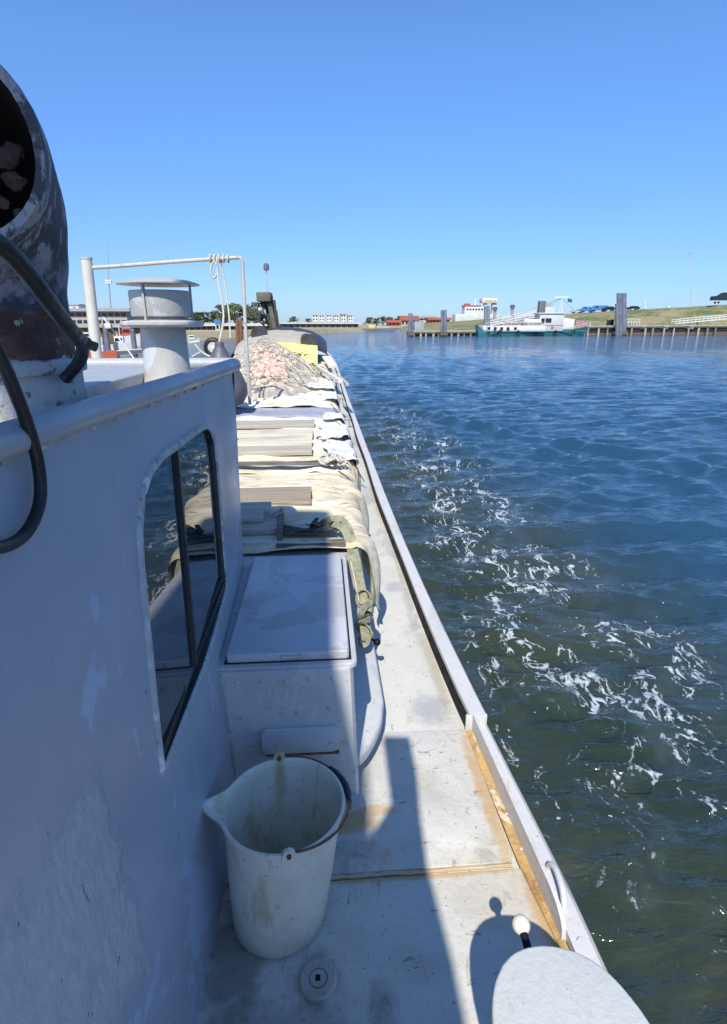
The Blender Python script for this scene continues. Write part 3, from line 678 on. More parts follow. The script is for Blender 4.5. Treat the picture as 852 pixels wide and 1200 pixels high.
# roof
bm = B(); prism(bm, [(X0, YB), (-.47, YB), (wx(.8)-.02, .8), (wx(YF)-.02, YF-.02), (X0, YF-.02)], 1.40, 1.455); obj('roof', bm, M['roof'], house)
bm = B()
pts = [Vector((wx(y)+.004, y, 1.493)) for y in (-2.2, -1, 0, .5, 1, 1.5, 2, YF-.045)]
cx_, cy_ = wx(YF)-.045, YF-.05
pts += [Vector((cx_+.05*math.cos(R(a)), cy_+.05*math.sin(R(a)), 1.493)) for a in (15, 40, 65, 90)]+[Vector((-1.0, YF, 1.493)), Vector((-3, YF, 1.493))]
tube(bm, pts, .026, 14); obj('roof_rail', bm, M['roof'], house)
bm = B()
for i in range(22):
    y = .3+i*.1; c = Vector((wx(y)+.003, y, 1.464))
    tube(bm, [c, c+Vector((0, .1, 0))], [.0055*random.uniform(.6, 1.3), .0055*random.uniform(.6, 1.3)], 6)
obj('weld_bead', bm, M['frame'], house)
bm = B(); prism(bm, [(-1.9, 1.30), (-.60, 1.30), (-.60, 2.30), (-1.9, 2.30)], 1.456, 1.497, .008); obj('roof_panel', bm, M['roof'], house)
# weld seam down the inside corner between house and trunk
# -------- engine-room trunk with hatch
TX1, TY0, TY1, TZ = .082, 1.60, 2.58, .575
bm = B()
pl = [(-.45, TY0)]+[(TX1-.03, TY0), (TX1-.012, TY0+.006), (TX1, TY0+.03)]+[(TX1+.02, TY1), (-.45, TY1)]
nb = len(pl); lo = [bm.verts.new((x+(.02 if x > 0 else 0), y-(.015 if y < 1.7 else 0), 0)) for x, y in pl]; hi = [bm.verts.new((x, y, TZ)) for x, y in pl]
for i in range(nb): j = (i+1) % nb; bm.faces.new((lo[i], lo[j], hi[j], hi[i]))
bm.faces.new(hi)
bmesh.ops.bevel(bm, geom=[e for e in bm.edges if all(v in hi for v in e.verts)], offset=.012, segments=3, profile=.5, affect='EDGES')
trunk = obj('hatch_trunk', bm, M['trunk'], barge)
bm = B(); prism(bm, rrect(-.395, 1.612, .096, 2.535, .03), TZ-.012, TZ+.008, .006); obj('coaming_rim', bm, M['trunk'], trunk)
bm = B(); prism(bm, rrect(-.338, 1.640, .070, 2.475, .012, 4), TZ+.011, TZ+.040, .007); lid = obj('hatch_lid', bm, M['lid'], trunk)
bm = B(); prism(bm, rrect(-.16, 1.632, -.09, 1.648, .006, 3), TZ+.022, TZ+.032, .002); obj('lid_grip', bm, M['lid'], lid)
bm = B(); prism(bm, [(-.345, 1.634), (.077, 1.634), (.077, 2.482), (-.345, 2.482)], TZ+.0085, TZ+.0108); obj('lid_gasket', bm, M['rubber'], trunk)
for i in range(5):
    bm = B(); sphere(bm, (-.30+i*.078, TY0-.001, .535+.002*(i % 2)), .009, 12, 8, (1, .6, 1)); obj('bolt', bm, M['trunk'], trunk)
for p in ((-.29, .40), (.0, .42), (-.30, .28)):
    bm = B(); sphere(bm, (p[0], TY0-.005, p[1]), .008, 12, 8, (1, .6, 1)); obj('bolt', bm, M['trunk'], trunk)
# little fold-down step on the aft face
bm = B()
q = rrect(-.232, .262, .028, .352, .02, 5)
mtx = Matrix.Translation((0, TY0-.008, 0)) @ Matrix(((1, 0, 0, 0), (0, 0, -1, 0), (0, 1, 0, 0), (0, 0, 0, 1)))
prism(bm, q, .002, .034, .006); bmesh.ops.transform(bm, matrix=mtx, verts=bm.verts)
bmesh.ops.transform(bm, matrix=Matrix.Translation((0, TY0, .262)) @ Matrix.Rotation(R(-14), 4, 'X') @ Matrix.Translation((0, -TY0, -.262)), verts=bm.verts)
obj('step_plate', bm, M['trunk'], trunk)
bm = B(); tube(bm, [(-.22, TY0-.022, .258), (.03, TY0-.022, .256)], .006, 8); obj('hinge_rod', bm, M['rust'], trunk)
# rounded side ledge
bm = B(); prism(bm, [(TX1-.01, 1.655)]+[(p.x, p.y) for p in smooth_path([(.112, 1.67, 0), (.135, 1.70, 0), (.170, 1.765, 0), (.203, 1.85, 0), (.222, 1.95, 0), (.229, 2.06, 0), (.227, 2.62, 0)], 4)]+[(TX1, 2.62)], .112, .155, .016)
obj('side_ledge', bm, M['trunk'], trunk)
bm = B(); obox(bm, (WX(1.58, .02)+.006, 1.586, .02), (WX(1.59, .57)+.004, 1.596, .57), .006, .012); obj('corner_weld', bm, M['frame'], trunk)
# small vertical stiffener and pipe stub at the foot
bm = B(); obox(bm, (.085, 1.57, .012), (.085, 1.57, .06), .03, .03); obj('pipe_stub', bm, M['trunk'], trunk)

# -------- exhaust elbow
ex = thing('exhaust_pipe', None, None, (0, 0, 0)); ex.parent = barge
for k_ in list(ex.keys()): del ex[k_]
path = smooth_path([(-.665, 1.24, 1.44), (-.665, 1.24, 1.58), (-.664, 1.24, 1.70), (-.655, 1.225, 1.79), (-.635, 1.17, 1.865), (-.60, 1.08, 1.905), (-.555, .98, 1.905)], 8)
path = [Vector(p) for p in path]
rad = []
for i, p in enumerate(path):
    t = i/(len(path)-1); rad.append(.152+.018*math.sin(max(0, (t-.35)/.65)*math.pi)-.004*t)
bm = B()
rings = sweep(bm, path, circ(1, 40), rad, False)
inn = []
for ring, p in zip(rings, path):
    for v in ring:
        d = v.co-p; v.co = p+d*(1+.018*fbm(v.co, 9, 3)+.012*fbm(v.co, 3, 2))
# thick rim and inner liner
lastc = path[-1]; T = (path[-1]-path[-2]).normalized(); outer_r = rings[-1]
lip = [bm.verts.new(v.co+T*.006-(v.co-lastc)*.015) for v in outer_r]; lip2 = [bm.verts.new(v.co+T*.004-(v.co-lastc)*.10) for v in outer_r]
for A_, B_ in ((outer_r, lip), (lip, lip2)):
    for j in range(40): k = (j+1) % 40; bm.faces.new((A_[j], A_[k], B_[k], B_[j]))
obj('elbow', bm, M['chim'], ex, smooth=50)
bm = B(); rin = [r*.895 for r in rad]
sweep(bm, path[8:], circ(1, 40), rin[8:], False); bm.faces.ensure_lookup_table()
obj('flue_lining', bm, M['soot'], ex, smooth=50)
for (px, py, s) in ((10, 183, .021), (19, 213, .0165), (-6, 236, .015), (4, 240, .009), (22, 250, .007), (5, 279, .013)):
    c = at(px, py, 1.10 if py < 240 else 1.06); bm = B(); bmesh.ops.create_icosphere(bm, subdivisions=3, radius=s, matrix=Matrix.Translation(c) @ Matrix.Diagonal((1.2, .45, 1, 1)))
    for v in bm.verts: v.co += (v.co-c)*(.42*fbm(v.co, 40, 4)+.2*fbm(v.co, 110, 3))
    obj('rust_flake', bm, M['carbon'], ex, smooth=60)
bm = B(); lathe(bm, (-.665, 1.24, 1.40), [(.158, 0), (.158, .155), (.168, .158), (.170, .178), (.160, .184), (.15, .184)], 44); obj('collar', bm, M['chim'], ex)

# -------- mushroom ventilator
vx, vy = -.528, 2.03
vent = obj('ventilator', lathe(B(), (vx, vy, 1.45), [(.090, 0), (.082, .02), (.076, .04), (.073, .175), (.073, .19)], 40), M['vent'], barge, label='grey mushroom ventilator on the deckhouse roof')
obj('flange', lathe(B(), (vx, vy, 1.645), [(.07, 0), (.128, -.004), (.134, .003), (.134, .010), (.128, .014), (.075, .020), (.07, .02)], 44), M['vent'], vent)
obj('drum', lathe(B(), (vx, vy, 1.682), [(.080, -.008), (.094, -.008), (.096, -.004), (.096, .070), (.093, .072), (.085, .072)], 44), M['vent'], vent)
obj('neck', lathe(B(), (vx, vy, 1.655), [(.075, 0), (.075, .03)], 36), M['vent'], vent)
obj('cap', lathe(B(), (vx, vy, 1.772), [(0, .010), (.10, .006), (.126, .0), (.130, .0), (.130, .004), (.10, .013), (.05, .019), (0, .021)], 48), M['vent'], vent)
for a in (255, 15, 135):
    bm = B(); c = Vector((vx+.098*math.cos(R(a)), vy+.098*math.sin(R(a)), 0)); obox(bm, c+Vector((0, 0, 1.655)), c+Vector((0, 0, 1.775)), .012, .006); obj('strut', bm, M['vent'], vent)

# -------- winch cover plate with ball-headed pin (near right)
bm = B()
cp = [(.262, .10), (.262, .56), (.268, .62), (.282, .67), (.306, .71), (.340, .738), (.385, .750), (.432, .746), (.475, .728), (.508, .697), (.530, .655), (.545, .60), (.555, .50), (.555, .10)]
cps = [cp[0]]+[(p.x, p.y) for p in smooth_path([(x, y, 0) for x, y in cp[1:-1]], 5)]+[cp[-1]]
prism(bm, cps, .472, .500, .006)
cov = obj('cover_plate', bm, M['cover'], barge)
bm = B(); prism(bm, rrect(.30, .08, .50, .56, .06), .008, .471); obj('pedestal', bm, M['cover'], cov)
bm = B(); tube(bm, [(.400, .66, .40), (.402, .78, .41), (.402, .835, .418)], .0085, 10); pin = obj('pin', bm, M['black'], cov)
bm = B(); sphere(bm, (.402, .845, .42), .0195, 20, 14); obj('pin_head', bm, M['bucket'], cov)
# -------- unseen slab on legs and cut panel, added behind the camera to cast shade
bm = B(); prism(bm, [(-1.14, -3.3), (-.715, -3.3), (-.715, -.10), (-.95, -.10), (-.95, -.80), (-1.14, -.90)], 4.42, 4.50); shade_slab = obj('shade_slab', bm, M['grey'], barge)  # added slab, sized so its shadow falls on hatch, trunk and bucket
for y in (-3.1, -.9):
    bm = B(); tube(bm, [(-1.0, y, 1.45), (-.9, y, 4.42)], .03, 10); obj('shade_slab_leg', bm, M['grey'], shade_slab)
bm = B(); prism(bm, [(-.345, -1.35), (-.120, -1.35), (-.122, -.9), (-.140, -.62), (-.128, -.40), (-.112, -.25), (-.110, -.03), (-.215, -.02), (-.222, -.36), (-.325, -.52)], 2.30, 2.33); shd = obj('shade_panel', bm, M['grey'], barge)  # added panel, outline cut to leave a lit deck patch beside its shadow
bm = B(); obox(bm, (-.345, -1.3, 2.31), (-.98, -1.3, 2.31), .04, .04); obj('shade_bracket', bm, M['grey'], shd)
bm = B(); obox(bm, (-.345, -.8, 2.31), (-.97, -.85, 2.31), .04, .04); obj('shade_bracket', bm, M['grey'], shd)
# -------- hold coaming
bm = B()
for (x0, x1) in ((-3.1, -3.06), (.10, .14)): box(bm, (x0, 2.62, 0), (x1, 21, .56))
box(bm, (-3.06, 2.62, 0), (.10, 2.66, .56)); box(bm, (-3.06, 20.9, 0), (.10, 20.94, .56)); box(bm, (-3.06, 2.7, .50), (.10, 20.9, .53))
obj('hold_coaming', bm, M['trunk'], barge)
# -------- pipe frame over the hold
fr = B(); tube(fr, [at(101, 303, 7.2), at(112, 432, 7.2)-Vector((0, 0, .9))], .062, 16); frame = obj('pipe_frame', fr, M['post'], barge, label='thick cream mast post of the pipe frame')
bm = B(); tube(bm, smooth_path([at(106, 314, 7.2), at(150, 311, 7.2), at(200, 307, 7.2), at(260, 303, 7.2), at(277, 302, 7.2)], 4), .022, 10); obj('crossbar', bm, M['galv'], frame)
bm = B(); tube(bm, smooth_path([at(277, 302, 7.2), at(282, 302.5, 7.2), at(284, 308, 7.2)], 5)+[at(288, 390, 7.2), at(293, 474, 7.2)], .021, 10); obj('upright', bm, M['galv'], frame)
bm = B(); lathe(bm, tuple(at(101, 303, 7.2)), [(.066, -.01), (.066, .012), (0, .014)], 16); obj('post_cap', bm, M['galv'], frame)
# bollards, ledge and stowed gear along the side deck, forward
for y in (9.4, 12.2, 15.5):
    bm = B(); lathe(bm, (.40, y, .0), [(.045, 0), (.045, .14), (.06, .15), (.06, .165), (0, .17)], 16); obj('mooring_bitt', bm, M['trunk'], barge)

# ------------------------------------------------------------------ BUCKET
bc = Vector((-.135, 1.258, 0)); bb = Vector((-.160, 1.205, .012)); BH = .365
bucket = thing('bucket', 'dirty white plastic bucket with pouring spout and rusty wire handle beside the deckhouse', 'bucket', tuple(bb))
NB = 72
def ringv(bm, r, z, spout=0):
    t = z/BH; c = bb.lerp(Vector((bc.x, bc.y, 0)), t); out = []
    for i in range(NB):
        a = 2*math.pi*i/NB; da = (a-math.pi+math.pi) % (2*math.pi)-math.pi  # angle from the -X side
        k = math.exp(-(da/.21)**2)*spout
        out.append(bm.verts.new((c.x+(r+k)*math.cos(a), c.y+(r+k*.5)*math.sin(a), .012+z+k*.12)))
    return out
bm = B()
prof = [(.10, .0, 0), (.122, .003, 0), (.132, .014, 0), (.138, .06, 0), (.150, .18, 0), (.157, .27, 0), (.160, .31, .008), (.1625, .335, .03), (.164, .350, .045), (.1715, .352, .052), (.1735, .358, .055), (.172, .365, .056), (.166, .366, .054), (.162, .360, .048), (.160, .340, .030), (.157, .31, .008), (.153, .27, 0), (.146, .18, 0), (.134, .06, 0), (.128, .018, 0), (.11, .008, 0)]
rs = [ringv(bm, r, z, s) for r, z, s in prof]
for a, b in zip(rs, rs[1:]):
    for i in range(NB): j = (i+1) % NB; bm.faces.new((a[i], a[j], b[j], b[i]))
bm.faces.new(rs[0]); bm.faces.new(rs[-1])
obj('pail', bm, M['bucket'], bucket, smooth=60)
ears = []
for nm, a in (('far', 98), ('near', 278)):
    c = Vector((bc.x+.171*math.cos(R(a)), bc.y+.171*math.sin(R(a)), .012+BH)); ears.append(c)
    bm = B(); rad_ = Vector((math.cos(R(a)), math.sin(R(a)), 0)); tan = Vector((-rad_.y, rad_.x, 0))
    pts2 = [(-.020, -.018), (-.017, .006), (-.010, .016), (0, .019), (.010, .016), (.017, .006), (.020, -.018)]
    f0 = [bm.verts.new(c+tan*x+Vector((0, 0, z))-rad_*.004) for x, z in pts2]; f1 = [bm.verts.new(c+tan*x+Vector((0, 0, z))+rad_*.007) for x, z in pts2]
    bm.faces.new(f0); bm.faces.new(f1)
    for i in range(7): j = (i+1) % 7; bm.faces.new((f0[i], f0[j], f1[j], f1[i]))
    obj('ear', bm, M['bucket'], bucket)
    bm = B(); tube(bm, [c-rad_*.012+Vector((0, 0, .004)), c+rad_*.014+Vector((0, 0, .004))], .006, 8); obj('pivot', bm, M['rust'], bucket)
# handle lying on the right rim
hp = []
for i in range(21):
    a = R(98-180*i/20); k = math.sin(math.pi*i/20)
    hp.append(Vector((bc.x+(.171+.014*k)*math.cos(a), bc.y+(.171+.012*k)*math.sin(a), .012+BH+.006-.016*k)))
bm = B(); tube(bm, hp, .0035, 8); handle = obj('handle', bm, M['rust'], bucket)
bm = B(); tube(bm, hp[6:12], [.007, .0105, .0115, .0115, .0105, .007], 12); obj('grip', bm, M['blueplastic'], handle)

# ------------------------------------------------------------------ HOSE
hz = B()
p1 = [tuple(at(-60, 262, .66)), tuple(at(-20, 276, .70)), tuple(at(8, 293, .73)), tuple(at(30, 317, .76)), tuple(at(52, 346, .80)), tuple(at(76, 378, .88)), tuple(at(90, 394, .96)), tuple(at(97, 406, 1.05)), tuple(at(94, 422, 1.12)), tuple(at(85, 434, 1.16)), tuple(at(76, 444, 1.17))]
tube(hz, smooth_path(p1, 8), [.0110]*81, 14)
def onwall(px, py, off):
    return tuple(hitwall(at(px, py, 1.0)-Vector((0, 0, H)), off))
p2 = [onwall(-70, 320, .07), onwall(-30, 368, .06), onwall(-4, 410, .05), onwall(14, 450, .045), onwall(33, 500, .03), onwall(45, 545, .02), onwall(47, 585, .018), onwall(35, 618, .018), onwall(12, 638, .02), onwall(-30, 642, .03), onwall(-90, 622, .04)]
tube(hz, smooth_path(p2, 8), [.0092]*81, 14)
hose = obj('rubber_hose', hz, M['hose'], None, (-.6, .9, 1.45)); tag(hose, 'black rubber hose looped over the exhaust pipe and hanging down the deckhouse wall', 'hose')
bm = B(); tube(bm, smooth_path([at(68, 400, 1.0), at(86, 396, 1.02), at(100, 402, 1.03), at(113, 407, 1.03)], 5), [.006]*5+[.013]*4+[.011]*3+[.008]*4, 10)
r_ = obj('rag', bm, M['strap_d'], None, tuple(at(90, 400, 1.02))); tag(r_, 'dark brown twisted rag tied round the hose by the exhaust pipe', 'rag')

# ------------------------------------------------------------------ TARPS, PLANKS on the hold
def tarp(name, y0, y1, mt, label, z=.60, xr=.16, drop=.30, amp=.018, seed=0, xl=-3.15, fold=.03, nx=90, ny=26, flare=.06, group=None, nr=4, ramp_=.030):
    """sheet over the hold boards, hanging over the starboard coaming"""
    o = thing  # noqa
    b_ = B(); L = xr-xl
    tot = L+drop
    def fn(u, v):
        u2 = u**.75; s = u2*tot; y = lerp(y0, y1, v)
        wav = .5*math.sin(y*7+seed)+.5*math.sin(y*15.3+seed*2.1)+.5*math.sin(y*29+seed*3.3)
        if s < L-.05:
            x = xl+s; zz = z+.012*(1+math.cos(min(1, (L-.05-s)/.2)*math.pi))*-.5
        else:
            t = (s-(L-.05))/(drop+.05)
            ang = min(1, t*3.2)*math.pi/2
            x = xl+L-.05+.05*math.sin(ang)+.035*math.sin(min(1, t*1.1)*math.pi)*(1+.5*wav)+max(0, t-.3)*(flare+.03*wav); zz = z-.05*(1-math.cos(ang))-max(0, t-.31)*drop*(1+.22*wav)
            zz -= 0
        yy_ = y+.03*fbm((x*.8, seed*3.1, v*.3), 1.0, 3)+.012*fbm((x*4, seed, 0), 1, 3)
        ed = min(v, 1-v)*(y1-y0)
        f = amp*1.9*fbm((x*.55, y*3.2, seed), 1.5, 4)+amp*.9*(abs(fbm((x*1.3+seed, y*5, 0), 1.5, 3)))
        f += amp*.9*math.exp(-((fbm((x*.7, y*2.2, seed*1.7), 1.2, 2))/.07)**2)
        for q in range(nr):
            yc_ = y0+(y1-y0)*(.12+.76*((q*.618+seed*.37) % 1))+.10*fbm((x*.5, q*7.7+seed*3, 0), 1, 3)
            f += ramp_*(.6+.6*fbm((x*.8, q*3.3, seed), 1, 2))*math.exp(-((y-yc_)/.028)**2)
        zz += f*(1 if s < L-.03 else .35)
        zz += fold*math.exp(-(ed/.035)**2)*(.6+.5*fbm((x*2, seed, v), 1.3, 3))-.03*math.exp(-(ed/.012)**2)
        x += .0+ (.012*wav if s > L-.06 else 0)
        return (x, yy_, zz)
    grid(b_, fn, nx, ny)
    o = obj(name, b_, mt, None, (lerp(xl, xr, .5), (y0+y1)/2, z), smooth=50); tag(o, label, 'tarpaulin', group); return o
tarp('tarpaulin', 2.60, 4.16, M['tarp'], 'stained cream tarpaulin nearest the hatch, wide and smooth with yellow blotches', z=.60, xr=.19, drop=.46, seed=1, amp=.014, flare=.09, ny=70, nr=3, ramp_=.016)
tarp('tarpaulin', 4.05, 4.78, M['tarp'], 'cream tarpaulin with a rolled near edge and knotted rope, behind the smooth one', z=.625, xr=.19, drop=.34, seed=2, amp=.02, flare=.08, ny=40)
tarp('tarpaulin', 4.66, 5.50, M['tarp_w'], 'whitish creased tarpaulin under the grey dark-edged plank', z=.61, xr=.17, drop=.34, seed=3, amp=.02, flare=.06, ny=40)
tarp('tarpaulin', 5.40, 6.55, M['tarp_w'], 'pale tarpaulin under the weathered boards in the middle of the hold', z=.62, xr=.20, drop=.34, seed=4, amp=.02, flare=.06, ny=40)
tarp('tarpaulin', 6.62, 7.35, M['tarp_g'], 'flat blue-grey tarpaulin strip at the foot of the pipe frame upright', z=.63, xr=.16, drop=.25, seed=5, amp=.008, flare=.03, fold=.02)
tarp('tarpaulin', 7.28, 8.4, M['tarp_w'], 'off-white tarpaulin just in front of the net heap', z=.64, xr=.16, drop=.25, seed=6, amp=.022, flare=.03)
tarp('tarpaulin', 8.3, 11.2, M['tarp_w'], 'long white tarpaulin under the heap of nets', z=.63, xr=.15, drop=.28, seed=7, amp=.03, flare=.04, ny=40)
tarp('tarpaulin', 11.1, 20.8, M['tarp'], 'farthest cream tarpaulin in front of the black-sheeted mound', z=.63, xr=.13, drop=.28, seed=8, amp=.03, flare=.04, ny=50)
# white plastic corners over the coaming
def corner(y0, y1, x0, x1, zt, drop, seed, label):
    b_ = B()
    def fn(u, v):
        y = lerp(y0, y1, v); s = u*((x1-x0)+drop); wv = math.sin(v*9+seed)*.5+math.sin(v*17+seed*2)*.4
        if s < x1-x0: x = x0+s; z = zt
        else:
            t = s-(x1-x0); x = x1+.04*(1-math.exp(-t*18))+.02*wv*t/drop; z = zt-t*(1+.15*wv)
        z += .020*fbm((x*3, y*5, seed), 1.4, 3)+.022*abs(fbm((x*2+y*1.5, y*3-x*3, seed), 2.2, 4))-.012*math.exp(-(min(v, 1-v)/.05)**2)
        y += (.10*fbm((x*2.5, seed*2.3, v*.6), 1.6, 4))+.18*(x-x1)*math.sin(seed)+.04*(v-.5)*math.sin(u*5+seed)
        x += .05*fbm((seed, y*3, 1), 1.5, 3)*(1-u)*2*(1 if u < .5 else 0)
        return (x, y, z)
    grid(b_, fn, 26, 22); 
    tag(obj('plastic_sheet', b_, M['plastic'], None, (x0, y0, zt), smooth=50), label, 'plastic sheet')
corner(5.18, 5.80, -.06, .235, .672, .24, 1.2, 'bright white plastic sheet end hanging over the coaming beside the weathered boards')
corner(4.22, 5.05, .0, .225, .672, .36, 2.7, 'white plastic sheet end hanging over the coaming beside the grey dark-edged plank')
corner(6.15, 6.62, -.02, .215, .675, .22, 3.1, 'white plastic sheet end over the coaming just before the blue-grey tarpaulin')
corner(7.7, 8.5, .0, .195, .70, .20, 5.3, 'white plastic sheet end over the coaming beside the near foot of the net heap')
corner(9.1, 10.2, -.25, .18, .70, .12, 4.2, 'white plastic sheet at the right foot of the net heap')
# planks
def plank(y0, y1, x1, z0, th, mt, label, x0=-2.9, tilt=0, skew=0, group=None, name='plank'):
    b_ = B(); n = 24
    prev = None
    for i in range(n+1):
        x = lerp(x0, x1, i/n); wob = .006*fbm((x*2.3, y0*3, 0), 1, 3); wob2 = .006*fbm((x*2.1, y1*3, 5), 1, 3); zb = z0+.006*fbm((x*.9, y0, 3), 1, 2)
        sk = skew*(x-x1)
        row = [b_.verts.new(p) for p in ((x, y0+wob+sk, zb), (x, y0+wob+sk, zb+th-.004), (x, y0+wob+sk+.005, zb+th), (x, y1+wob2+sk-.005, zb+th+tilt), (x, y1+wob2+sk, zb+th+tilt-.004), (x, y1+wob2+sk, zb+tilt))]
        if prev:
            for j in range(6): b_.faces.new((prev[j], prev[(j+1) % 6], row[(j+1) % 6], row[j]))
        else: b_.faces.new(row)
        prev = row
    b_.faces.new(prev)
    o = obj(name, b_, mt, None, (lerp(x0, x1, .5), (y0+y1)/2, z0), smooth=25); tag(o, label, 'plank', group); return o
plank(3.22, 3.56, -.085, .628, .018, M['wood_b'], 'brown flat board on the smooth cream tarpaulin, half in shadow', skew=.005)
plank(4.83, 5.02, -.10, .655, .03, M['wood_l'], 'pale weathered board lying between the two grey planks', skew=.01, x0=-.75)
plank(4.45, 4.68, -.095, .655, .035, M['wood'], 'grey plank with dark near edge on the creased whitish tarpaulin', skew=.012)
plank(5.22, 5.52, -.10, .648, .03, M['wood_l'], 'pale grey board behind the weathered board', skew=.01, x0=-.85)
plank(5.72, 6.05, -.09, .655, .03, M['wood'], 'farthest grey board lying across the hold', skew=.01)
# batten with knotted rope
plank(4.07, 4.12, .10, .662, .022, M['wood_d'], 'dark thin batten along the rolled tarpaulin edge', skew=-.02, x0=-1.6, name='batten')
bm = B()
for k in range(7):
    c = Vector((.0+.022*k, 4.09+.02*math.sin(k*2.1), .70+.012*math.sin(k*1.7)))
    lp = [c+Vector((.035*math.cos(t)*(1+.3*math.sin(k)), .045*math.sin(t), .022*math.sin(t+k))) for t in [2*math.pi*i/12 for i in range(13)]]
    tube(bm, lp, .010, 8)
tube(bm, smooth_path([(-.3, 4.10, .69), (-.1, 4.08, .70), (.1, 4.10, .70), (.2, 4.12, .64), (.24, 4.12, .45), (.25, 4.1, .30)], 6), .009, 8)
tag(obj('rope_knot', bm, M['rope'], None, (.05, 4.09, .69), smooth=60), 'pale knotted rope at the end of the dark batten', 'rope')
# near hatch boards (stack beside the deckhouse corner)
def board(x0, y0, x1, y1, z0, z1, mt, label, rot=0, name='hatch_board'):
    b_ = B(); box(b_, (x0, y0, z0), (x1, y1, z1), .004)
    for v in b_.verts: v.co += Vector((.004*fbm(v.co, 5), .004*fbm(v.co+Vector((3, 1, 0)), 5), .002*fbm(v.co, 8)))
    c = Vector(((x0+x1)/2, (y0+y1)/2, 0)); bmesh.ops.transform(b_, matrix=Matrix.Translation(c) @ Matrix.Rotation(R(rot), 4, 'Z') @ Matrix.Translation(-c), verts=b_.verts)
    o = obj(name, b_, mt, None, ((x0+x1)/2, (y0+y1)/2, z0)); tag(o, label, 'board'); return o
board(-1.5, 2.63, -.236, 2.76, .588, .628, M['wood_l'], 'pale lower timber against the hatch trunk, under the stacked boards', -1)
board(-1.5, 2.70, -.250, 3.02, .630, .660, M['wood'], 'wide grey hatch board with a rope ring on it', 2)
board(-1.4, 2.80, -.330, 3.00, .662, .690, M['wood'], 'top grey hatch board nearest the deckhouse corner', 2)
board(-1.4, 2.98, -.310, 3.16, .640, .668, M['wood'], 'grey hatch board behind the topmost one', 1)
board(-.248, 2.64, -.222, 3.02, .625, .675, M['wood_d'], 'narrow dark batten set on edge beside the hatch boards', 2)
board(-.245, 2.60, .10, 2.66, .596, .622, M['wood_d'], 'dark frayed timber edge just behind the hatch lid', 0)
bm = B()
for k in range(3): tube(bm, [Vector((-.275+.022*math.cos(t)+.012*k, 2.93+.03*math.sin(t)+.01*k, .667+.005*k)) for t in [2*math.pi*i/14 for i in range(15)]], .0035, 6)
tag(obj('rope_ring', bm, M['rope'], None, (-.27, 2.93, .665), smooth=60), 'small coil of pale cord lying on the wide grey hatch board', 'rope')
# dark strap bundle along the near tarp edge, olive webbing falling beside the trunk
bm = B()
for k in range(5):
    pth = [( -.24, 2.71+.022*k, .632+.006*k), (-.10, 2.70+.02*k, .640+.008*math.sin(k)), (0, 2.715+.018*k, .65), (.05, 2.73+.012*k, .66)]
    ribbon(bm, smooth_path(pth, 6), .035, .006, (0, .3+.2*math.sin(k*2), 1))
for k in range(9):
    c = Vector((.0+.05*random.uniform(-1, 1), 2.74+.05*random.uniform(-1, 1), .665))
    ribbon(bm, smooth_path([c+Vector((.05*math.cos(t+k), .045*math.sin(t+k), .018*math.sin(2*t+k))) for t in (0, 1.2, 2.4, 3.6, 4.8)], 4), .026, .006, (random.uniform(-.4, .4), .3, 1))
tag(obj('strap_tangle', bm, M['strap_d'], None, (-.02, 2.72, .63), smooth=40), 'dark frayed tangle of lashing straps at the near edge of the smooth tarpaulin', 'strap')
bm = B()
ribbon(bm, smooth_path([(.03, 2.76, .685), (.075, 2.76, .69), (.115, 2.70, .66), (.145, 2.60, .56), (.165, 2.52, .45), (.175, 2.44, .36), (.180, 2.38, .27), (.175, 2.33, .20)], 8), .042, .006, (.6, -.5, .6))
ribbon(bm, smooth_path([(.04, 2.72, .68), (.10, 2.66, .655), (.135, 2.56, .52), (.155, 2.48, .40), (.170, 2.40, .33)], 8), .036, .006, (.3, -.7, .5))
for c, s, ph in (((.175, 2.42, .36), .055, 0), ((.185, 2.36, .30), .06, 1.4), ((.172, 2.31, .24), .055, 2.6), ((.188, 2.40, .28), .05, 3.7), ((.168, 2.27, .20), .05, 5)):
    c = Vector(c)
    lp = [c+Vector((s*.55*math.cos(t), s*.8*math.sin(t+ph), s*.8*math.sin(t))) for t in [2*math.pi*i/16 for i in range(17)]]
    ribbon(bm, lp, .040, .007, (1, .3*math.cos(ph), .3*math.sin(ph)))
ribbon(bm, smooth_path([(.165, 2.36, .27), (.17, 2.27, .22), (.165, 2.20, .17), (.150, 2.18, .155), (.150, 2.24, .165)], 6), .055, .008, (.5, -.6, .6))
for v in bm.verts:
    if v.co.z < .45: k = (.45-v.co.z); v.co.y += .34*k; v.co.z += .30*k; v.co.x += .03*k
tag(obj('webbing_strap', bm, M['strap'], None, (.15, 2.5, .3), smooth=40), 'olive green webbing strap knotted and hanging beside the hatch trunk', 'strap')
bm = B(); tube(bm, smooth_path([(.12, 2.54, .55), (.15, 2.45, .40), (.145, 2.40, .32), (.165, 2.42, .36)], 6), .004, 6)
tag(obj('cord', bm, M['rope'], None, (.14, 2.4, .3)), 'thin white cord beside the olive webbing strap', 'cord')
bm = B(); sphere(bm, (.235, 2.36, .20), .018, 12, 8); tube(bm, [(.19, 2.36, .23), (.235, 2.36, .20)], .006, 6)
tag(obj('strap_hook', bm, M['black'], None, (.21, 2.28, .125)), 'small black hook under the olive webbing strap', 'hook')
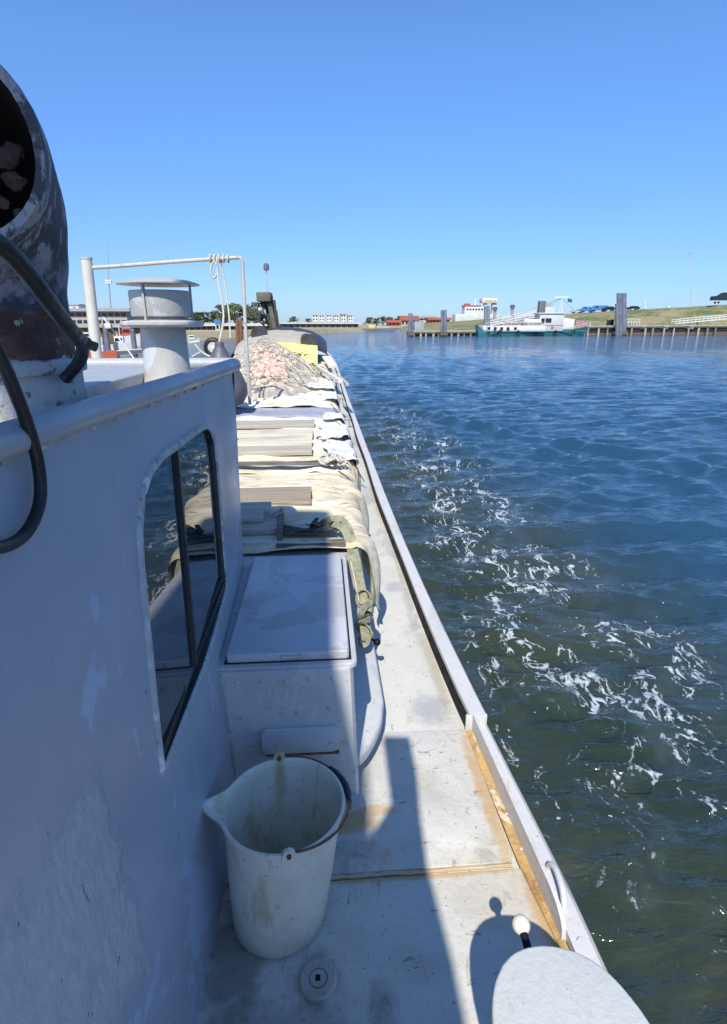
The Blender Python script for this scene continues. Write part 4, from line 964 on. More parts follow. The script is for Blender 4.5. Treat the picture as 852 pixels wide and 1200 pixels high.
# thin lashings over the tarp edges
LN = [((.10, 3.9, .66), (.22, 3.86, .55), (.25, 3.7, .34), (.27, 3.4, .22), (.25, 3.1, .22)), ((.12, 6.0, .68), (.21, 5.9, .6), (.30, 5.75, .3), (.42, 5.7, .08)), ((.10, 7.3, .68), (.17, 7.2, .6), (.22, 6.9, .35), (.24, 6.4, .25))]
for pts_, lab in zip(LN, ('thin dark lashing cord sagging along the smooth tarpaulin edge', 'dark lashing cord running from the middle tarpaulin down to the deck', 'dark lashing cord on the edge of the blue-grey tarpaulin')):
    bm = B(); tube(bm, smooth_path(pts_, 8), .006, 6); tag(obj('lashing', bm, M['rope_d'], None, pts_[0]), lab, 'cord')
# clamps hanging on the coaming
for (y, x, z, lab) in ((5.15, .235, .42, 'dark lashing block below the bright white plastic sheet end'), (3.98, .25, .42, 'olive sandbag-like bundle hanging at the coaming by the rope knot'), (7.05, .18, .50, 'dark block at the end of the blue-grey tarpaulin')):
    bm = B(); bmesh.ops.create_icosphere(bm, subdivisions=3, radius=.05, matrix=Matrix.Translation((x, y, z)) @ Matrix.Diagonal((.7, 1, 1.2, 1)))
    for v in bm.verts: v.co += (v.co-Vector((x, y, z)))*.5*fbm(v.co, 14, 3)
    tag(obj('lashing_block', bm, M['strap'] if 'olive' in lab else M['rubber'], None, (x, y, z), smooth=60), lab, 'lashing')
# stowed white boards / tubes on side deck forward
bm = B(); obox(bm, at(372, 430, 12.4), at(399, 447, 9.6), .07, .06); tag(obj('white_beam', bm, M['tarp_w'], None, tuple(at(380, 435, 11))), 'white painted beam lying along the coaming right of the net heap', 'beam')
bm = B(); tube(bm, [at(396, 440, 11.5), at(407, 450, 10.0)], .032, 12); tag(obj('grey_tube', bm, M['galv'], None, tuple(at(400, 442, 10.7))), 'grey tube end sticking out beside the white beam', 'tube')
bm = B(); obox(bm, at(382, 418, 15.5), at(390, 430, 13.6), .20, .04); tag(obj('white_board', bm, M['tarp_w'], None, tuple(at(387, 425, 14.3))), 'white board leaning on the coaming beside the yellow tarpaulin', 'board')

# ------------------------------------------------------------------ fender and its rope
bm = B(); fx, fy = -1.16, 6.8
lathe(bm, (fx, fy, .70), [(0, 0), (.12, .015), (.23, .07), (.285, .17), (.28, .28), (.22, .42), (.14, .56), (.075, .67), (.05, .715), (.055, .735), (.045, .76), (0, .765)], 28)
fend = obj('buoy_fender', bm, M['fender'], None, (fx, fy, .70), smooth=60); tag(fend, 'dark grey teardrop buoy fender hanging below the pipe frame', 'fender')
bm = B()
tube(bm, smooth_path([at(254, 303, 7.18), at(256, 330, 7.1), at(262, 370, 6.95), (fx, fy, 1.46)], 6), .012, 8)
tube(bm, smooth_path([at(259, 303, 7.22), at(263, 330, 7.2), at(268, 365, 7.1), at(270, 396, 7.0)], 6), .010, 8)
for k in range(5): tube(bm, [at(257, 303, 7.2)+Vector((.05*k-.1, .04*math.cos(t), .04*math.sin(t))) for t in [2*math.pi*i/10 for i in range(11)]], .011, 6)
tube(bm, smooth_path([at(251, 305, 7.15), at(247, 315, 7.15), at(250, 326, 7.15), at(255, 318, 7.15), at(252, 306, 7.15)], 6), .013, 8)
tag(obj('hanging_rope', bm, M['rope'], None, tuple(at(257, 303, 7.2)), smooth=60), 'pale rope knotted on the pipe frame crossbar with two lines hanging down', 'rope')

# ------------------------------------------------------------------ net heap, floats
def heap_z(x, y):
    a = .74*math.exp(-(((x+1.15)/.78)**2+((y-12.2)/2.1)**2))
    b_ = .44*math.exp(-(((x+1.0)/.75)**2+((y-10.0)/1.5)**2))
    return .60+max(0, 1.0*max(a, b_)+.12*min(a, b_)-.04)
bm = B()
def hf(u, v):
    x = lerp(-2.9, .16, u); y = lerp(7.9, 15.2, v); z = heap_z(x, y); k = min(1, (z-.60)/.12)
    return (x, y, z-.02+k*(.10*fbm((x, y, 0), 2.2, 5)+.05*abs(fbm((x, y, 4), 6, 4))))
grid(bm, hf, 110, 170)
tag(obj('net_heap', bm, M['net'], None, (-1.3, 11.5, .6), smooth=60), 'big beige heap of fishing nets and rope piled on the hold', 'fishing nets')
# loose net twine over it
bm = B()
for k in range(300):
    x = random.uniform(-2.2, .0); y = random.uniform(8.2, 13.5); a = random.uniform(0, 6.28); pts_ = []
    for i in range(9):
        if heap_z(x, y) < .64: break
        pts_.append(Vector((x, y, heap_z(x, y)+.06+.10*fbm((x, y, 0), 2.2, 5)))); a += random.uniform(-.9, .9); x += .09*math.cos(a); y += .11*math.sin(a)
    if len(pts_) > 3: tube(bm, pts_, random.choice((.003, .005, .005, .009)), 5)
tag(obj('loose_rope', bm, M['rope'], None, (-1.1, 10.5, .7), smooth=60), 'strands of loose pale rope strewn over the heap of nets', 'rope')
fm = B()
lathe(fm, (0, 0, -.075), [(0, 0), (.03, .002), (.052, .02), (.058, .05), (.058, .10), (.052, .13), (.03, .148), (0, .15)], 12)
f0 = obj('net_float', fm, M['float'], None, (0, 0, 0), smooth=60)
FL = 'faded orange egg-shaped net float in the orange patch of the net heap'
cnt = 0
while cnt < 150:
    px = random.gauss(316, 13); py = random.gauss(428, 9.5)
    if not (296 < px < 352 and 405 < py < 450): continue
    # march along the ray until it meets the heap
    hit = None
    for i in range(240):
        Y_ = 7.5+i*.03; p = at(px, py, Y_)
        if p.z < heap_z(p.x, p.y)+.10*fbm((p.x, p.y, 0), 2.2, 5): hit = p; break
    if hit is None: continue
    o = f0 if cnt == 0 else f0.copy()
    if cnt: COL.objects.link(o)
    o.location = hit+Vector((0, -.015, .012)); o.rotation_euler = [random.uniform(0, 3.1) for _ in range(3)]; s = random.uniform(.5, .95); o.scale = (s, s, s)
    tag(o, FL, 'net float', 'orange floats in the net heap'); cnt += 1

# yellow tarp with stencilled scrawl, red nets, dark mound
def yf(u, v):
    px = lerp(321, 372, u); tl = lerp(402.5, 407, u); bl = lerp(420, 427.5, u)
    y_ = lerp(15.2, 16.0, v) if v > .5 else lerp(14.8, 15.6, v*1.0)
    p = at(px, lerp(bl, tl, v), 15.3+.5*v); return p+Vector((0, .03*fbm((u*4, v*4, 0), 1), .02*fbm((u*3, v*3, 2), 1)))
bm = B(); g = grid(bm, yf, 24, 12)
def yt(u, v):
    a = Vector(yf(u, 1)); return a+Vector((.0, v*.9, .03*math.sin(v*3)+.02*fbm((u*3, v*3, 2), 1)))
grid(bm, yt, 24, 8)
def ys_(u, v):
    a = Vector(yf(1, u)); return a+Vector((.01, v*1.1, 0))
grid(bm, ys_, 12, 6)
yel = obj('yellow_box_cover', bm, M['yellow'], None, tuple(at(346, 424, 15.5)), smooth=50); tag(yel, 'bright yellow tarpaulin cover with black lettering behind the net heap', 'tarpaulin')
# lettering "Gas!"-like scrawl as short strokes lying 4 mm proud
def stroke(bm_, uv):
    pts_ = [Vector(yf(u, v))+Vector((0, -.012, 0)) for u, v in uv]; ribbon(bm_, smooth_path(pts_, 4), .035, .006, (0, 1, 0))
bm = B()
for s_ in ([(.33, .58), (.27, .64), (.24, .52), (.26, .40), (.33, .40), (.34, .50), (.30, .50)], [(.42, .42), (.37, .44), (.37, .54), (.42, .56), (.425, .40)], [(.52, .56), (.47, .58), (.47, .49), (.52, .47), (.52, .38), (.46, .39)], [(.56, .58), (.55, .38)], [(.63, .42), (.58, .45), (.585, .55), (.63, .56), (.62, .48), (.585, .47)], [(.66, .64), (.66, .58)], [(.70, .40), (.72, .52), (.78, .53)], [(.24, .30), (.40, .28), (.62, .27)]):
    stroke(bm, s_)
obj('lettering', bm, M['ink'], yel)
bm = B()
c = at(365, 431, 13.6)
def rf(u, v):
    x = lerp(c.x-.45, c.x+.35, u); y = lerp(12.8, 14.6, v); e = math.sin(u*math.pi)*math.sin(v*math.pi)
    return (x, y, .60+.14*e**.6+.10*e*fbm((x, y, 1), 5, 4))
grid(bm, rf, 30, 40); tag(obj('red_net', bm, M['red'], None, tuple(c), smooth=60), 'dark red bundle of netting below the yellow tarpaulin', 'fishing net')
# mound: grey canvas over near part, black sheet crest
def mound(u, v, zoff=0, ymin=16.4, ymax=22.5, x0=-2.6, x1=.16):
    x = lerp(x0, x1, u); y = lerp(ymin, ymax, v); e = max(0, 1-((x+1.15)/1.45)**2)**.35*max(0, 1-((y-19.4)/3.3)**2)**.4
    return Vector((x, y, .58+.98*e+.04*fbm((x, y, 2), 1.6, 4)+zoff))
bm = B(); grid(bm, lambda u, v: mound(u, v), 50, 50); tag(obj('sheeted_mound', bm, M['moundb'], None, (-1.2, 19, .6), smooth=60), 'black plastic sheet over a rounded mound of cargo ahead of the yellow tarpaulin', 'covered cargo')
bm = B(); grid(bm, lambda u, v: mound(u, v, .03, 16.3, 17.9, -2.4, -.30), 40, 20); 
tag(obj('canvas_sheet', bm, M['moundg'], None, (-1.2, 17, .7), smooth=60), 'grey canvas sheet on the near side of the black-sheeted mound', 'canvas')
for (px, py, Y_, r, lab) in ((362, 401, 16.4, .22, 'black round drum end to the right of the grey canvas'), (304, 392, 17.2, .24, 'dark tyre-like drum behind the top of the net heap')):
    bm = B(); c = at(px, py, Y_); tube(bm, [c, c+Vector((-.1, 1.1, 0))], r, 20); tag(obj('drum', bm, M['moundb'], None, tuple(c)), lab, 'drum')
# deck crane folded, with lamp mast
C0 = at(322, 388, 20.5); cr = thing('deck_crane', 'dark green folded deck crane with a lamp on a thin mast, beyond the net heap', 'crane', (C0.x, C0.y, .6))
bm = B(); obox(bm, at(322, 392, 20.5)-Vector((0, 0, .6)), at(316.5, 352, 20.5), .34, .34, (0, 1, 0)); obj('column', bm, M['crane'], cr)
bm = B(); obox(bm, at(322, 386, 20.2), at(316, 356, 20.2), .14, .12, (0, 1, 0)); obj('ram', bm, M['crane2'], cr)
bm = B(); obox(bm, at(325, 388, 20.5), at(322, 364, 20.5), .16, .22, (0, 1, 0)); obj('valve_block', bm, M['crane'], cr)
bm = B(); p0, p1_ = at(302, 350, 20.4), at(318, 343, 20.4); box(bm, (p0.x, 20.0, p0.z-.10), (p1_.x, 20.9, p1_.z), .02); obj('boom_head', bm, M['crane2'], cr)
bm = B(); obox(bm, at(305, 352, 20.4), at(320, 352, 20.4), .12, .28); obox(bm, at(303, 356, 20.4), at(321, 355, 20.4), .05, .06); obj('boom_arm', bm, M['crane'], cr)
bm = B()
for (px, py, s) in ((299, 357, .11), (306, 360, .13), (299, 364, .09), (303, 367, .10), (308, 371, .11), (306, 375, .07), (311, 378, .09), (296, 359, .06)):
    c = at(px, py, 20.3); box(bm, (c.x-s, c.y-s, c.z-s*.6), (c.x+s, c.y+s, c.z+s*.7), .02)
tube(bm, smooth_path([at(297, 356, 20.2), at(301, 372, 20.1), at(310, 382, 20.2)], 6), .03, 6); tube(bm, smooth_path([at(304, 356, 20.1), at(309, 366, 20.0), at(313, 379, 20.2)], 6), .03, 6)
obj('hydraulic_block', bm, M['crane'], cr)
bm = B(); sphere(bm, at(305, 363, 20.0), .08, 12, 8); obj('lamp', bm, M['galv'], cr)
bm = B(); tube(bm, [at(313.5, 343, 20.4), at(312, 316, 20.4)], .016, 6); mast = obj('mast', bm, M['galv'], cr)
bm = B(); c = at(312, 313, 20.4); lathe(bm, (c.x, c.y, c.z-.10), [(0, 0), (.08, 0), (.09, .06), (.085, .18), (.05, .22), (0, .22)], 12); obj('mast_lamp', bm, M['greyd'], mast)
# tyre on the port side and stanchions
c = at(250, 407, 17.0); tr_ = thing('trailer', 'pale tubular trailer frame with one bright-rimmed wheel at the port edge of the barge', 'trailer', (c.x, c.y, c.z-.28))
ty = thing('wheel', None, None, (0, 0, 0)); ty.parent = tr_
def ringtorus(bm_, c, R0, r0, ax='Y', n=24, k=10):
    pts_ = [c+Vector((R0*math.cos(2*math.pi*i/n), 0, R0*math.sin(2*math.pi*i/n))) for i in range(n+1)]; sweep(bm_, pts_, circ(r0, k), None, False, (0, 1, 0))
bm = B(); ringtorus(bm, c, .20, .075); obj('tyre', bm, M['rubber'], ty)
bm = B(); tube(bm, [c+Vector((0, -.05, 0)), c+Vector((0, .05, 0))], .15, 20); rim = obj('rim', bm, M['galv'], ty)
bm = B(); tube(bm, [c+Vector((0, -.07, 0)), c+Vector((0, -.05, 0))], .05, 12); obj('hub', bm, M['white'], rim)
bm = B(); tube(bm, smooth_path([at(262, 416, 16.8), at(248, 418, 16.8), at(236, 412, 16.8), at(228, 403, 16.8)], 5), .03, 8); tube(bm, [at(236, 412, 16.8), at(225, 418, 16.8)], .025, 8); tube(bm, [at(234, 400, 16.8), at(222, 402, 16.8)], .03, 8)
obj('frame', bm, M['galv'], tr_)
for (px, y0, y1, Y_) in ((278, 374, 395, 18.5), (282, 376, 395, 18.5)):
    bm = B(); tube(bm, [at(px, y0, Y_), at(px, y1, Y_)-Vector((0, 0, .5))], .06, 8)
    tag(obj('rusty_post', bm, M['rust'], None, tuple(at(px, y1, Y_))), 'rusty post behind the pipe frame upright, one of a close pair', 'post', 'pair of rusty posts behind the pipe frame')

# ------------------------------------------------------------------ RIGHT SHORE
JA = atz(478, 394, WZ); JB = atz(900, 392.3, WZ)
def jpt(px, off=0, z=0):
    """point on the jetty front line under image column px"""
    d0 = at(px, 393, 100)-Vector((0, 0, H)); n = (JB-JA); # intersect in plan
    den = d0.x*n.y-d0.y*n.x; t = (JA.x*n.y-JA.y*n.x)/den
    return Vector((d0.x*t, d0.y*t+off, z))
def jz(px, py): # height seen at (px, py) at the jetty front
    return at(px, py, jpt(px).y).z
# dike terrain: toe behind the jetty, crest line, flat top
bm = B()
toe_px = list(range(470, 1401, 10)); rows = []
cr_pts = {430: (470, 384), 470: (430, 381.5), 500: (380, 378.5), 560: (330, 374.5), 620: (280, 371), 700: (225, 365.5), 780: (195, 361), 860: (180, 356.5), 960: (170, 350), 1400: (150, 322)}
ks = sorted(cr_pts)
def crest(px):
    for a, b_ in zip(ks, ks[1:]):
        if a <= px <= b_:
            t = (px-a)/(b_-a); return lerp(cr_pts[a][0], cr_pts[b_][0], t), lerp(cr_pts[a][1], cr_pts[b_][1], t)
    return cr_pts[ks[-1]] if px > ks[-1] else cr_pts[ks[0]]
for px in toe_px:
    t0 = jpt(px, 6, WZ-.5); Yc, yc = crest(px); c = at(px, yc, Yc); row = []
    for k in range(13):
        s = k/12; e = s*s*(3-2*s)*.5+s*.5
        p = t0.lerp(c, s); p.z = lerp(t0.z, c.z, e)+(.25*fbm((p.x, p.y, 0), .15, 3) if 0 < k < 12 else 0); row.append(bm.verts.new(p))
    for dd, dz in ((40, -.4), (700, -1.5)): q = c+Vector((c.x, c.y, 0)).normalized()*dd; q.z = c.z+dz; row.append(bm.verts.new(q))
    rows.append(row)
for a, b_ in zip(rows, rows[1:]):
    for j in range(len(a)-1): bm.faces.new((a[j], b_[j], b_[j+1], a[j+1]))
tag(obj('dike', bm, M['grass'], None, (0, 0, 0), smooth=60), 'grassy straw-coloured dike behind the jetty', 'dike', kind='structure')
# jetties
def jetty(pxa, pxb, ytop_a, ytop_b, npost, label):
    A_, B_ = jpt(pxa), jpt(pxb); za, zb = jz(pxa, ytop_a), jz(pxb, ytop_b)
    t = thing('jetty', label, 'jetty', (A_.x, A_.y, WZ), None)
    b_ = B(); obox(b_, (A_.x, A_.y+1.2, za-.14), (B_.x, B_.y+1.2, zb-.14), 2.4, .28); obj('jetty_deck', b_, M['conc'], t)
    b_ = B(); obox(b_, (A_.x, A_.y-.04, za-.55), (B_.x, B_.y-.04, zb-.55), .12, .3); obj('waling', b_, M['concd'], t)
    b_ = B(); obox(b_, (A_.x, A_.y+1.0, (za+WZ)/2-.5), (B_.x, B_.y+1.0, (zb+WZ)/2-.5), .3, max(.6, (za-WZ))); obj('back_wall', b_, M['concd'], t)
    for i in range(npost):
        s = i/(npost-1); p = A_.lerp(B_, min(1, max(0, s+random.uniform(-.25, .25)/(npost-1)))); b_ = B(); z1 = lerp(za, zb, s)-.28
        hw = random.uniform(.14, .26); box(b_, (p.x-hw, p.y-.04, WZ-.8), (p.x+hw, p.y+.4, z1)); obj('post', b_, M['conc'] if random.random() < .6 else M['postd'], t)
    return t
jetty(478, 566, 387.5, 387, 13, 'low grey jetty left of the teal boat, between two mooring dolphins')
jetty(688, 1000, 381.5, 379.5, 27, 'dark timber jetty on pale posts right of the teal boat')
# dolphins
def dolphin(label, piles, px_base):
    p0 = jpt(px_base, -1.2, WZ); t = thing('mooring_dolphin', label, 'mooring dolphin', tuple(p0), 'mooring dolphins along the right shore')
    for (x0, x1, yt, dy) in piles:
        Y_ = p0.y+dy; a = at(x0, yt, Y_); b2 = at(x1, yt, Y_); r = (b2.x-a.x)/2; c = (a+b2)/2
        f_ = at((x0+x1)/2, 393, Y_); b_ = B(); sweep(b_, [f_-(c-f_).normalized()*1.2, c-Vector((0, 0, .08)), c], circ(1, 16), [r, r, r*.9]); obj('pile', b_, M['pile'], t)
    a = at(piles[0][0]-1, 388, p0.y); b2 = at(piles[-1][1]+1, 388, p0.y); b_ = B(); box(b_, (a.x, p0.y-.5, WZ+.2), (b2.x, p0.y+.9, WZ+1.1)); obj('fender_block', b_, M['concd'], t)
dolphin('leftmost mooring dolphin of two blue-grey piles at the low jetty head', [(478.5, 482, 367, 0), (481.5, 484, 367.5, .5)], 481)
dolphin('mooring dolphin of two piles in the middle of the low jetty', [(516.5, 519.5, 363.5, 0), (519.5, 523.5, 363, .4)], 520)
dolphin('mooring dolphin directly behind the stern of the teal boat', [(567, 571, 359, 3), (570, 574, 358.5, 3.4)], 570)
dolphin('tallest mooring dolphin, dark steel piles right of the teal boat', [(721, 726, 356, -.4), (723, 729.5, 343.5, 0), (728.5, 734, 343.5, .4)], 727)
# ---- teal boat
bt = thing('harbour_boat', 'moored teal-hulled harbour boat with white wheelhouse and blue flag', 'boat', tuple(jpt(630, -6, WZ)))
YB_ = lambda px: jpt(px, -4).y
def bp(px, py, off=0): return at(px, py, YB_(px)+off)
bm = B(); rows = []
for i in range(49):
    px = lerp(561.5, 694, i/48); s = i/48
    sh = float(np.interp(s, [0, .04, .10, .3, .6, .75, .88, 1], [381, 386.2, 388, 388.8, 388.8, 387.2, 385.2, 382.3]))
    beam = 5.2*min(1, .55+s*2.2)*(1-max(0, (s-.62)/.38)**2.2); top = bp(px, sh); midY = top.y+2.6
    px2 = px-(5*max(0, (s-.8)/.2) if s > .8 else -1.0*max(0, (.05-s)/.05)); bx = at(px2, 393, YB_(px2)).x
    row = []
    for sd in (-1, 1):
        yy1 = midY+sd*max(.05, beam/2)
        row.append((bm.verts.new((top.x, yy1, top.z)), bm.verts.new((bx, midY+sd*max(.05, beam/2)*.86, WZ-.3))))
    rows.append(row)
for a, b_ in zip(rows, rows[1:]):
    bm.faces.new((a[0][0], a[0][1], b_[0][1], b_[0][0])); bm.faces.new((a[1][0], a[1][1], b_[1][1], b_[1][0])); bm.faces.new((a[0][0], b_[0][0], b_[1][0], a[1][0]))
bm.faces.new((rows[0][0][0], rows[0][1][0], rows[0][1][1], rows[0][0][1]))
obj('hull', bm, M['teal'], bt)
def bbox(px0, py0, px1, py1, dy0, dy1, bev=.05):
    a = bp(px0, py0, dy0); b2 = bp(px1, py1, dy0); b_ = B(); yc = (a.y+b2.y)/2
    box(b_, (a.x, yc, b2.z), (b2.x, yc+dy1-dy0, a.z), bev); return b_
cab = obj('cabin', bbox(568, 381.5, 637, 388.6, -.1, 4.6), M['white'], bt)
for px in (573, 580.5, 588, 595.5, 604, 613): obj('porthole', bbox(px-1.5, 383.4, px+1.5, 386.6, -.16, 0, 0), M['glass'], cab)
wh = obj('wheelhouse', bbox(634, 367.5, 659, 388, .3, 4.2), M['offwhite'], bt)
for (a, b_) in ((640, 646), (648.5, 653)): obj('window', bbox(a, 373, b_, 377.5, .24, .4, 0), M['glass'], wh)
for (a, b_) in ((635.2, 638), (655, 657.6)): obj('window', bbox(a, 373, b_, 377.5, .24, .4, 0), M['glass'], wh)
obj('wheelhouse_band', bbox(633.8, 380.5, 659.2, 381.4, .22, .4, 0), M['grey'], wh)
obj('wheelhouse_roof', bbox(632.5, 366.5, 661, 367.6, 0, 4.5), M['white'], bt)
obj('upper_bridge', bbox(637, 360, 650, 366.6, 1, 3.6), M['offwhite'], bt)
obj('funnel', bbox(633, 352.5, 638.5, 367, 1, 2.4), M['greyd'], bt); obj('funnel', bbox(640, 354, 644.5, 367, 1.4, 2.8), M['grey'], bt)
for k in range(4): obj('locker', bbox(660.5+k*3.1, 372.5+.5*k, 663.0+k*3.1, 386, .6, 2.2), M['white'], bt)
bm = B(); tube(bm, [bp(659, 386, 2), bp(658, 347.5, 2)], .16, 8); obox(bm, bp(649, 348.5, 2), bp(666, 348, 2), .3, .35); tube(bm, [bp(651, 388, 2), bp(658, 352, 2)], .06, 6); obj('mast', bm, M['white'], bt)
bm = B()
a = bp(665.5, 349.5, 2)
grid(bm, lambda u, v: a+Vector((u*1.15, .15*math.sin(u*6), -v*.85-u*.25)), 8, 4); bmesh.ops.solidify(bm, geom=list(bm.faces), thickness=.02); obj('flag', bm, M['bluef'], bt)
bm = B()
for i in range(14):
    px = lerp(570, 634, i/13); tube(bm, [bp(px, 382, .1), bp(px, 377.6, .1)], .04, 6)
tube(bm, [bp(570, 377.6, .1), bp(634, 377.6, .1)], .045, 6); tube(bm, [bp(570, 379.6, .1), bp(634, 379.6, .1)], .035, 6); obj('railing', bm, M['white'], bt)
bm = B(); obox(bm, bp(563, 388.9, -.12), bp(690, 387.6, -.02), .12, .18); obj('rubbing_strake', bm, M['greyd'], bt)
bm = B()
for q in ((566, 385), (600, 381), (634, 367), (692, 383)): tube(bm, [bp(658, 349, 2), bp(q[0], q[1], 2)], .035, 5)
obj('rigging', bm, M['greyd'], bt)
bm = B(); tube(bm, [bp(692, 383, 2.4), bp(692, 376.5, 2.4)], .07, 6); obj('jackstaff', bm, M['white'], bt)
bm = B(); tube(bm, [bp(641, 366, 2), bp(641, 355, 2)], .07, 6); obox(bm, bp(637, 357, 2), bp(646, 357, 2), .1, .1); obj('radar_bar', bm, M['white'], bt)
for px in (585, 607, 628, 651, 672):
    p = bp(px, 389.6, -.25); bm = B(); sweep(bm, [p+Vector((.42*math.cos(2*math.pi*i/14), 0, .42*math.sin(2*math.pi*i/14))) for i in range(15)], circ(.14, 8), None, False, (0, 1, 0)); obj('tyre_fender', bm, M['rubber'], bt)
obj('cabin_band', bbox(567.8, 387.4, 637.2, 388.4, -.14, 0, 0), M['grey'], cab)
obj('cabin_step', bbox(612, 378.3, 634, 381.6, 1.2, 3.6), M['grey'], bt)
obj('life_ring', bbox(646.3, 382, 648.6, 384.6, .1, .3), M['orange'], bt)
obj('cabin_door', bbox(629.5, 382.2, 632.5, 388.2, -.16, 0, 0), M['greyd'], cab)
bm = B()
for i in range(9):
    px = lerp(664, 691, i/8); yb = lerp(387.3, 383, i/8); tube(bm, [bp(px, yb, .2), bp(px, yb-4, .2)], .04, 6)
tube(bm, [bp(664, 383.3, .2), bp(691, 379, .2)], .045, 6); tube(bm, [bp(664, 385.3, .2), bp(691, 381, .2)], .035, 6); obj('railing', bm, M['white'], bt)
obj('awning', bbox(598, 377.2, 634, 378.2, .2, 4.2, 0), M['offwhite'], bt)
for k in range(3): obj('deck_box', bbox(606+k*7, 379.3, 610.5+k*7, 382, .8, 2), M['grey'], bt)
obj('deck_tent', bbox(652, 367, 658.5, 374, 2.6, 4.4), M['teal'], bt)
obj('stair', bbox(616, 374, 632, 388, .6, 2.6), M['white'], bt)
# ---- sloping white gangways with railings
def gangway(label, p_lo, p_hi, wd_=1.6, n=9, off=5.0, Yo=None):
    a = at(p_lo[0], p_lo[1], jpt(p_lo[0], off).y); b_ = at(p_hi[0], p_hi[1], jpt(p_hi[0], off).y+(Yo or 0))
    t = thing('gangway', label, 'gangway', tuple(a)); bm = B(); obox(bm, a, b_, wd_, .22); obj('walkway', bm, M['white'], t)
    for sd in (-1, 1):
        bm = B()
        for i in range(n):
            p = a.lerp(b_, i/(n-1))+Vector((0, sd*wd_/2, 0)); obox(bm, p, p+Vector((0, 0, 1.15)), .10, .10)
        for h in (.6, 1.15): obox(bm, a+Vector((0, sd*wd_/2, h)), b_+Vector((0, sd*wd_/2, h)), .10, .12)
        obj('railing', bm, M['white'], t)
    for s in (.25, .75):
        p = a.lerp(b_, s); bm = B(); obox(bm, p-Vector((0, 0, .1)), Vector((p.x, p.y, min(p.z-.3, 0))), .25, .25); obj('support', bm, M['conc'], t)
gangway('long white sloping gangway with railings above the stern of the teal boat', (572, 381.5), (632, 370.5), 1.6, 12, 4)
gangway('second white gangway rising behind the first one beside the teal boat', (590, 376), (638, 366), 1.4, 9, 9)
gangway('white ramp with railings climbing the dike at the right edge', (789, 379.5), (900, 369), 1.8, 13, 5)
bm = B(); a = jpt(733, 3.5, 0); z0 = jz(733, 381)
for i in range(6):
    p = at(733+3.2*i, 381, a.y); obox(bm, p, p+Vector((0, 0, 1.6)), .12, .12)
for k in (.8, 1.6): obox(bm, at(733, 381, a.y)+Vector((0, 0, k)), at(749, 381, a.y)+Vector((0, 0, k)), .1, .12)
tag(obj('railing', bm, M['white'], None, tuple(at(733, 381, a.y))), 'short white railing on the jetty right of the tallest mooring dolphin', 'railing')
def dbox(name, label, cat, px0, py0, px1, py1, off, dep, mt, group=None):
    Y_ = jpt((px0+px1)/2, off).y; a = at(px0, py0, Y_); b2 = at(px1, py1, Y_); b_ = B(); box(b_, (a.x, Y_, b2.z), (b2.x, Y_+dep, a.z), .06)
    t = thing(name, label, cat, ((a.x+b2.x)/2, Y_, b2.z), group); obj('body', b_, mt, t)
    b_ = B(); box(b_, (a.x-.05, Y_-.05, a.z), (b2.x+.05, Y_+dep+.05, a.z+.12)); obj('lid', b_, M['grey'], t); return t
dbox('utility_cabinet', 'dark blue cabinet on the jetty left of the tallest mooring dolphin', 'cabinet', 713, 375, 719, 382, 1.5, 1, M['carpaint'])
dbox('red_container', 'faded red container behind the bow of the teal boat', 'container', 675, 376, 688, 382, 4, 2.4, M['pinkp'])
dbox('white_crate', 'white crate on the jetty right of the railing', 'crate', 751, 382.2, 756, 385, 0.0, .8, M['white'])
dbox('white_crate', 'white crate on the jetty left of the ramp foot', 'crate', 776, 381.5, 783, 385, 0, .8, M['white'])
dbox('white_crate', 'white crate below the white ramp', 'crate', 805, 381.5, 813, 385, 0, .8, M['white'])
dbox('jetty_shed', 'small grey shed on the low jetty behind the leftmost dolphin', 'shed', 486, 377, 497, 387, 1.6, 2, M['grey'])
# black-topped posts behind the gangway
for px, yt, yb, lab in ((580, 360, 376, 'black-topped grey post behind the gangway, nearer the boat stern'), (600.5, 357.5, 372, 'black-topped grey post behind the gangway, nearer the wheelhouse')):
    Y_ = jpt(px, 9).y; t = thing('beacon_post', lab, 'beacon post', tuple(at(px, yb, Y_)))
    bm = B(); tube(bm, [at(px, yb, Y_)-Vector((0, 0, 1)), at(px, yt+3, Y_)], .45, 10); obj('post', bm, M['grey'], t)
    bm = B(); lathe(bm, tuple(at(px, yt+3, Y_)), [(0, 0), (.8, 0), (.6, .25), (.75, .5), (.3, .75), (0, .8)], 12); obj('top', bm, M['greyd'], t)
# ---- white ferry beyond the dike
fy_ = 330
fer = thing('ferry', 'white ferry with red-brown roof stripe moored behind the dike', 'ship', tuple(at(560, 378, fy_)))
def fb(px0, py0, px1, py1, d0=0, dep=8, bev=.1):
    a = at(px0, py0, fy_+d0); b2 = at(px1, py1, fy_+d0); b_ = B(); box(b_, (a.x, fy_+d0, b2.z), (b2.x, fy_+d0+dep, a.z), bev); return b_
obj('hull', fb(534, 368, 584, 382), M['offwhite'], fer)
sup = obj('superstructure', fb(545, 359, 569, 368.2, .5, 7), M['white'], fer)
obj('roof_stripe', fb(544.5, 357.6, 564, 359.2, .3, 7.4), M['redp'], fer)
for i in range(6): obj('window', fb(547+i*3.4, 361.5, 549+i*3.4, 363.6, .4, .2, 0), M['glass'], sup)
br = obj('bridge', fb(566, 349.5, 583, 354.8, 0, 7), M['white'], fer)
obj('bridge_windows', fb(568, 351, 582, 353, -.15, .3, 0), M['yell2'], br)
for (a, b_) in ((568, 570), (577.5, 581)): obj('leg', fb(a, 354.6, b_, 370, 1, 3), M['offwhite'], fer)
obj('radar_mast', fb(556.3, 349, 557.2, 358, 2, .5, 0), M['white'], fer)
for px in (546, 550): obj('lifeboat', fb(px-1.4, 355.5, px+1.4, 357.8, 1, 2), M['redp'], fer)
